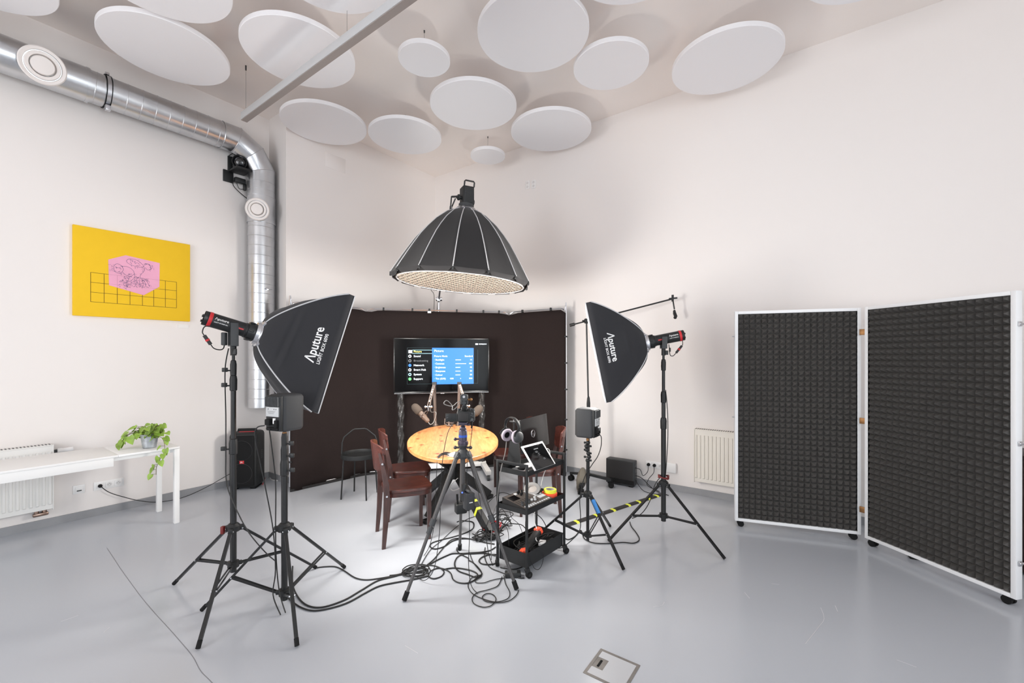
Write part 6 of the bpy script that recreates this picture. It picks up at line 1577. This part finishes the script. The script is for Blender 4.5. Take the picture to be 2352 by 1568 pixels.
# left side
a_ = lambda dz, x=0., y=0.: CA_+Vector((x, y, dz))
cable('black mains lead hanging down the tall left light stand', [P(525, 800, 2.78), a_(1.5, -.035, -.03), a_(1.2, -.03, -.03), a_(.95, -.03, -.03), a_(.80, -.025, -.035), a_(.70, .0, -.04), a_(.58, .06, -.05), a_(.45, .14, -.06), a_(.33, .25, -.07), a_(.27, .33, -.08)], .005)
sb = Vector((-1.459, 2.736, 0)); s_ = lambda z, x=0., y=0.: sb+Vector((x, y, z))
cable('black lead curving down from the back of the left monitor speaker', [s_(1.165, -.075, -.09), s_(1.155, -.115, -.10), s_(1.10, -.135, -.09), s_(.95, -.125, -.06), s_(.75, -.09, -.05), s_(.5, -.045, -.05), s_(.25, -.03, -.05), s_(.10, -.04, -.06), s_(.01, .04, -.12)], .005)
cable('second black lead dropping straight along the left speaker stand', [s_(1.15, -.045, -.095), s_(1.05, -.045, -.07), s_(.8, -.035, -.04), s_(.5, -.035, -.04), s_(.3, -.03, -.04), s_(.12, .0, -.06), s_(.01, .06, -.10)], .005)
cable('black power cable from the triple outlet drooping along the left wall', [PLUG0, UV(uu0+.06, V_LEFT-.04, .22), UV(uu0+.16, V_LEFT-.05, .15), UV(uu0+.30, V_LEFT-.06, .07), UV(uu0+.45, V_LEFT-.08, .02), UV(uu0+.65, V_LEFT-.10, .015), UV(uu0+.85, V_LEFT-.12, .07), UV(uu0+1.05, V_LEFT-.17, .17), UV(uu0+1.2, V_LEFT-.25, .27)], .005)
t = thing('power_plug', 'black plug in the left cell of the triple outlet', 'plug', PLUG0); MB().cyl(PLUG0+RV*.028, PLUG0-RV*.006, .019, .015, n=16).build('plug', 'black_rubber', t)
# right side
cable('black cable curving over the floor between the right stands', Z7([(430, 1085), (455, 1125), (540, 1160), (690, 1166), (830, 1155), (940, 1162), (995, 1125), (965, 1060), (915, 995), (900, 950)]), .006)
cable('small wavy black cable at the base of the right speaker stand', Z7([(232, 1060), (250, 1110), (290, 1125), (350, 1095), (395, 1045), (412, 1035), (425, 1065), (440, 1100)]), .006)
u_ = lambda z, x=0., y=0.: CC_+Vector((x, y, z))
cable('black lead hanging from the back of the right monitor speaker', [u_(.945, .06, -.06), u_(.93, .10, -.05), u_(.85, .105, -.04), u_(.76, .08, -.03), u_(.68, .03, -.02), u_(.60, -.02, -.02), u_(.52, -.05, -.03), u_(.40, -.075, -.05), u_(.25, -.07, -.06), u_(.14, -.09, -.08), u_(.03, -.22, -.10), u_(.006, -.30, -.06)], .005)
cable('black lead running down the tall right light stand', [P(1529, 895, 3.84), P(1533, 940, 3.83), P(1534, 1000, 3.82), P(1531, 1060, 3.82), P(1528, 1100, 3.82)], .005)
cable('black lead slanting from the right light stand to the floor', [P(1519, 1093, 3.84), P(1507, 1108, 3.84), P(1500, 1125, 3.82), P(1497, 1140, 3.80), P(1485, 1165, 3.76), P(1470, 1182, 3.72), P(1452, 1190, 3.68)], .005)
for i, (c_, lb) in enumerate(((RPLUG[0], 'black plug in the left cell of the right wall outlet'), (RPLUG[1], 'black plug in the middle cell of the right wall outlet'))):
    t = thing('power_plug', lb, 'plug', c_, 0, 'black plugs in the right outlet'); MB().cyl(c_+RU*.022, c_-RU*.012, .021, .017, n=18).build('plug', 'black_rubber', t)
cable('black lead from the left wall plug looping to the computer', [RPLUG[0]-RU*.01, RPLUG[0]+Vector((0, 0, -.08))-RU*.03, RPLUG[0]+RV*.05+Vector((0, 0, -.13))-RU*.05, COMP+Vector((0, 0, .02))-RV*.06, COMP+Vector((0, 0, .03))], .005)
cable('black lead from the middle wall plug hanging to the floor', [RPLUG[1]-RU*.01, RPLUG[1]+Vector((0, 0, -.08))-RU*.02, RPLUG[1]+RV*.06+Vector((0, 0, -.17))-RU*.03, RPLUG[1]+RV*.06+Vector((0, 0, -.24))-RU*.06, RPLUG[1]-RV*.10+Vector((0, 0, -RPLUG[1].z+.006))-RU*.12], .005)
cable('bundle of thin leads from the computer ports to the floor', [COMP+Vector((0, 0, -.06)), COMP-RV*.08+Vector((0, 0, -.08)), COMP-RV*.2-RU*.03+Vector((0, 0, -.16)), COMP-RV*.3-RU*.06+Vector((0, 0, -.194)), COMP-RV*.42-RU*.10+Vector((0, 0, -.194))], .006)
cable('second loop of leads at the computer, lower and nearer', [COMP+Vector((0, 0, -.11)), COMP-RV*.06-RU*.05+Vector((0, 0, -.16)), COMP-RV*.15-RU*.12+Vector((0, 0, -.192)), COMP-RV*.28-RU*.14+Vector((0, 0, -.194)), COMP-RV*.4-RU*.08+Vector((0, 0, -.194))], .005)
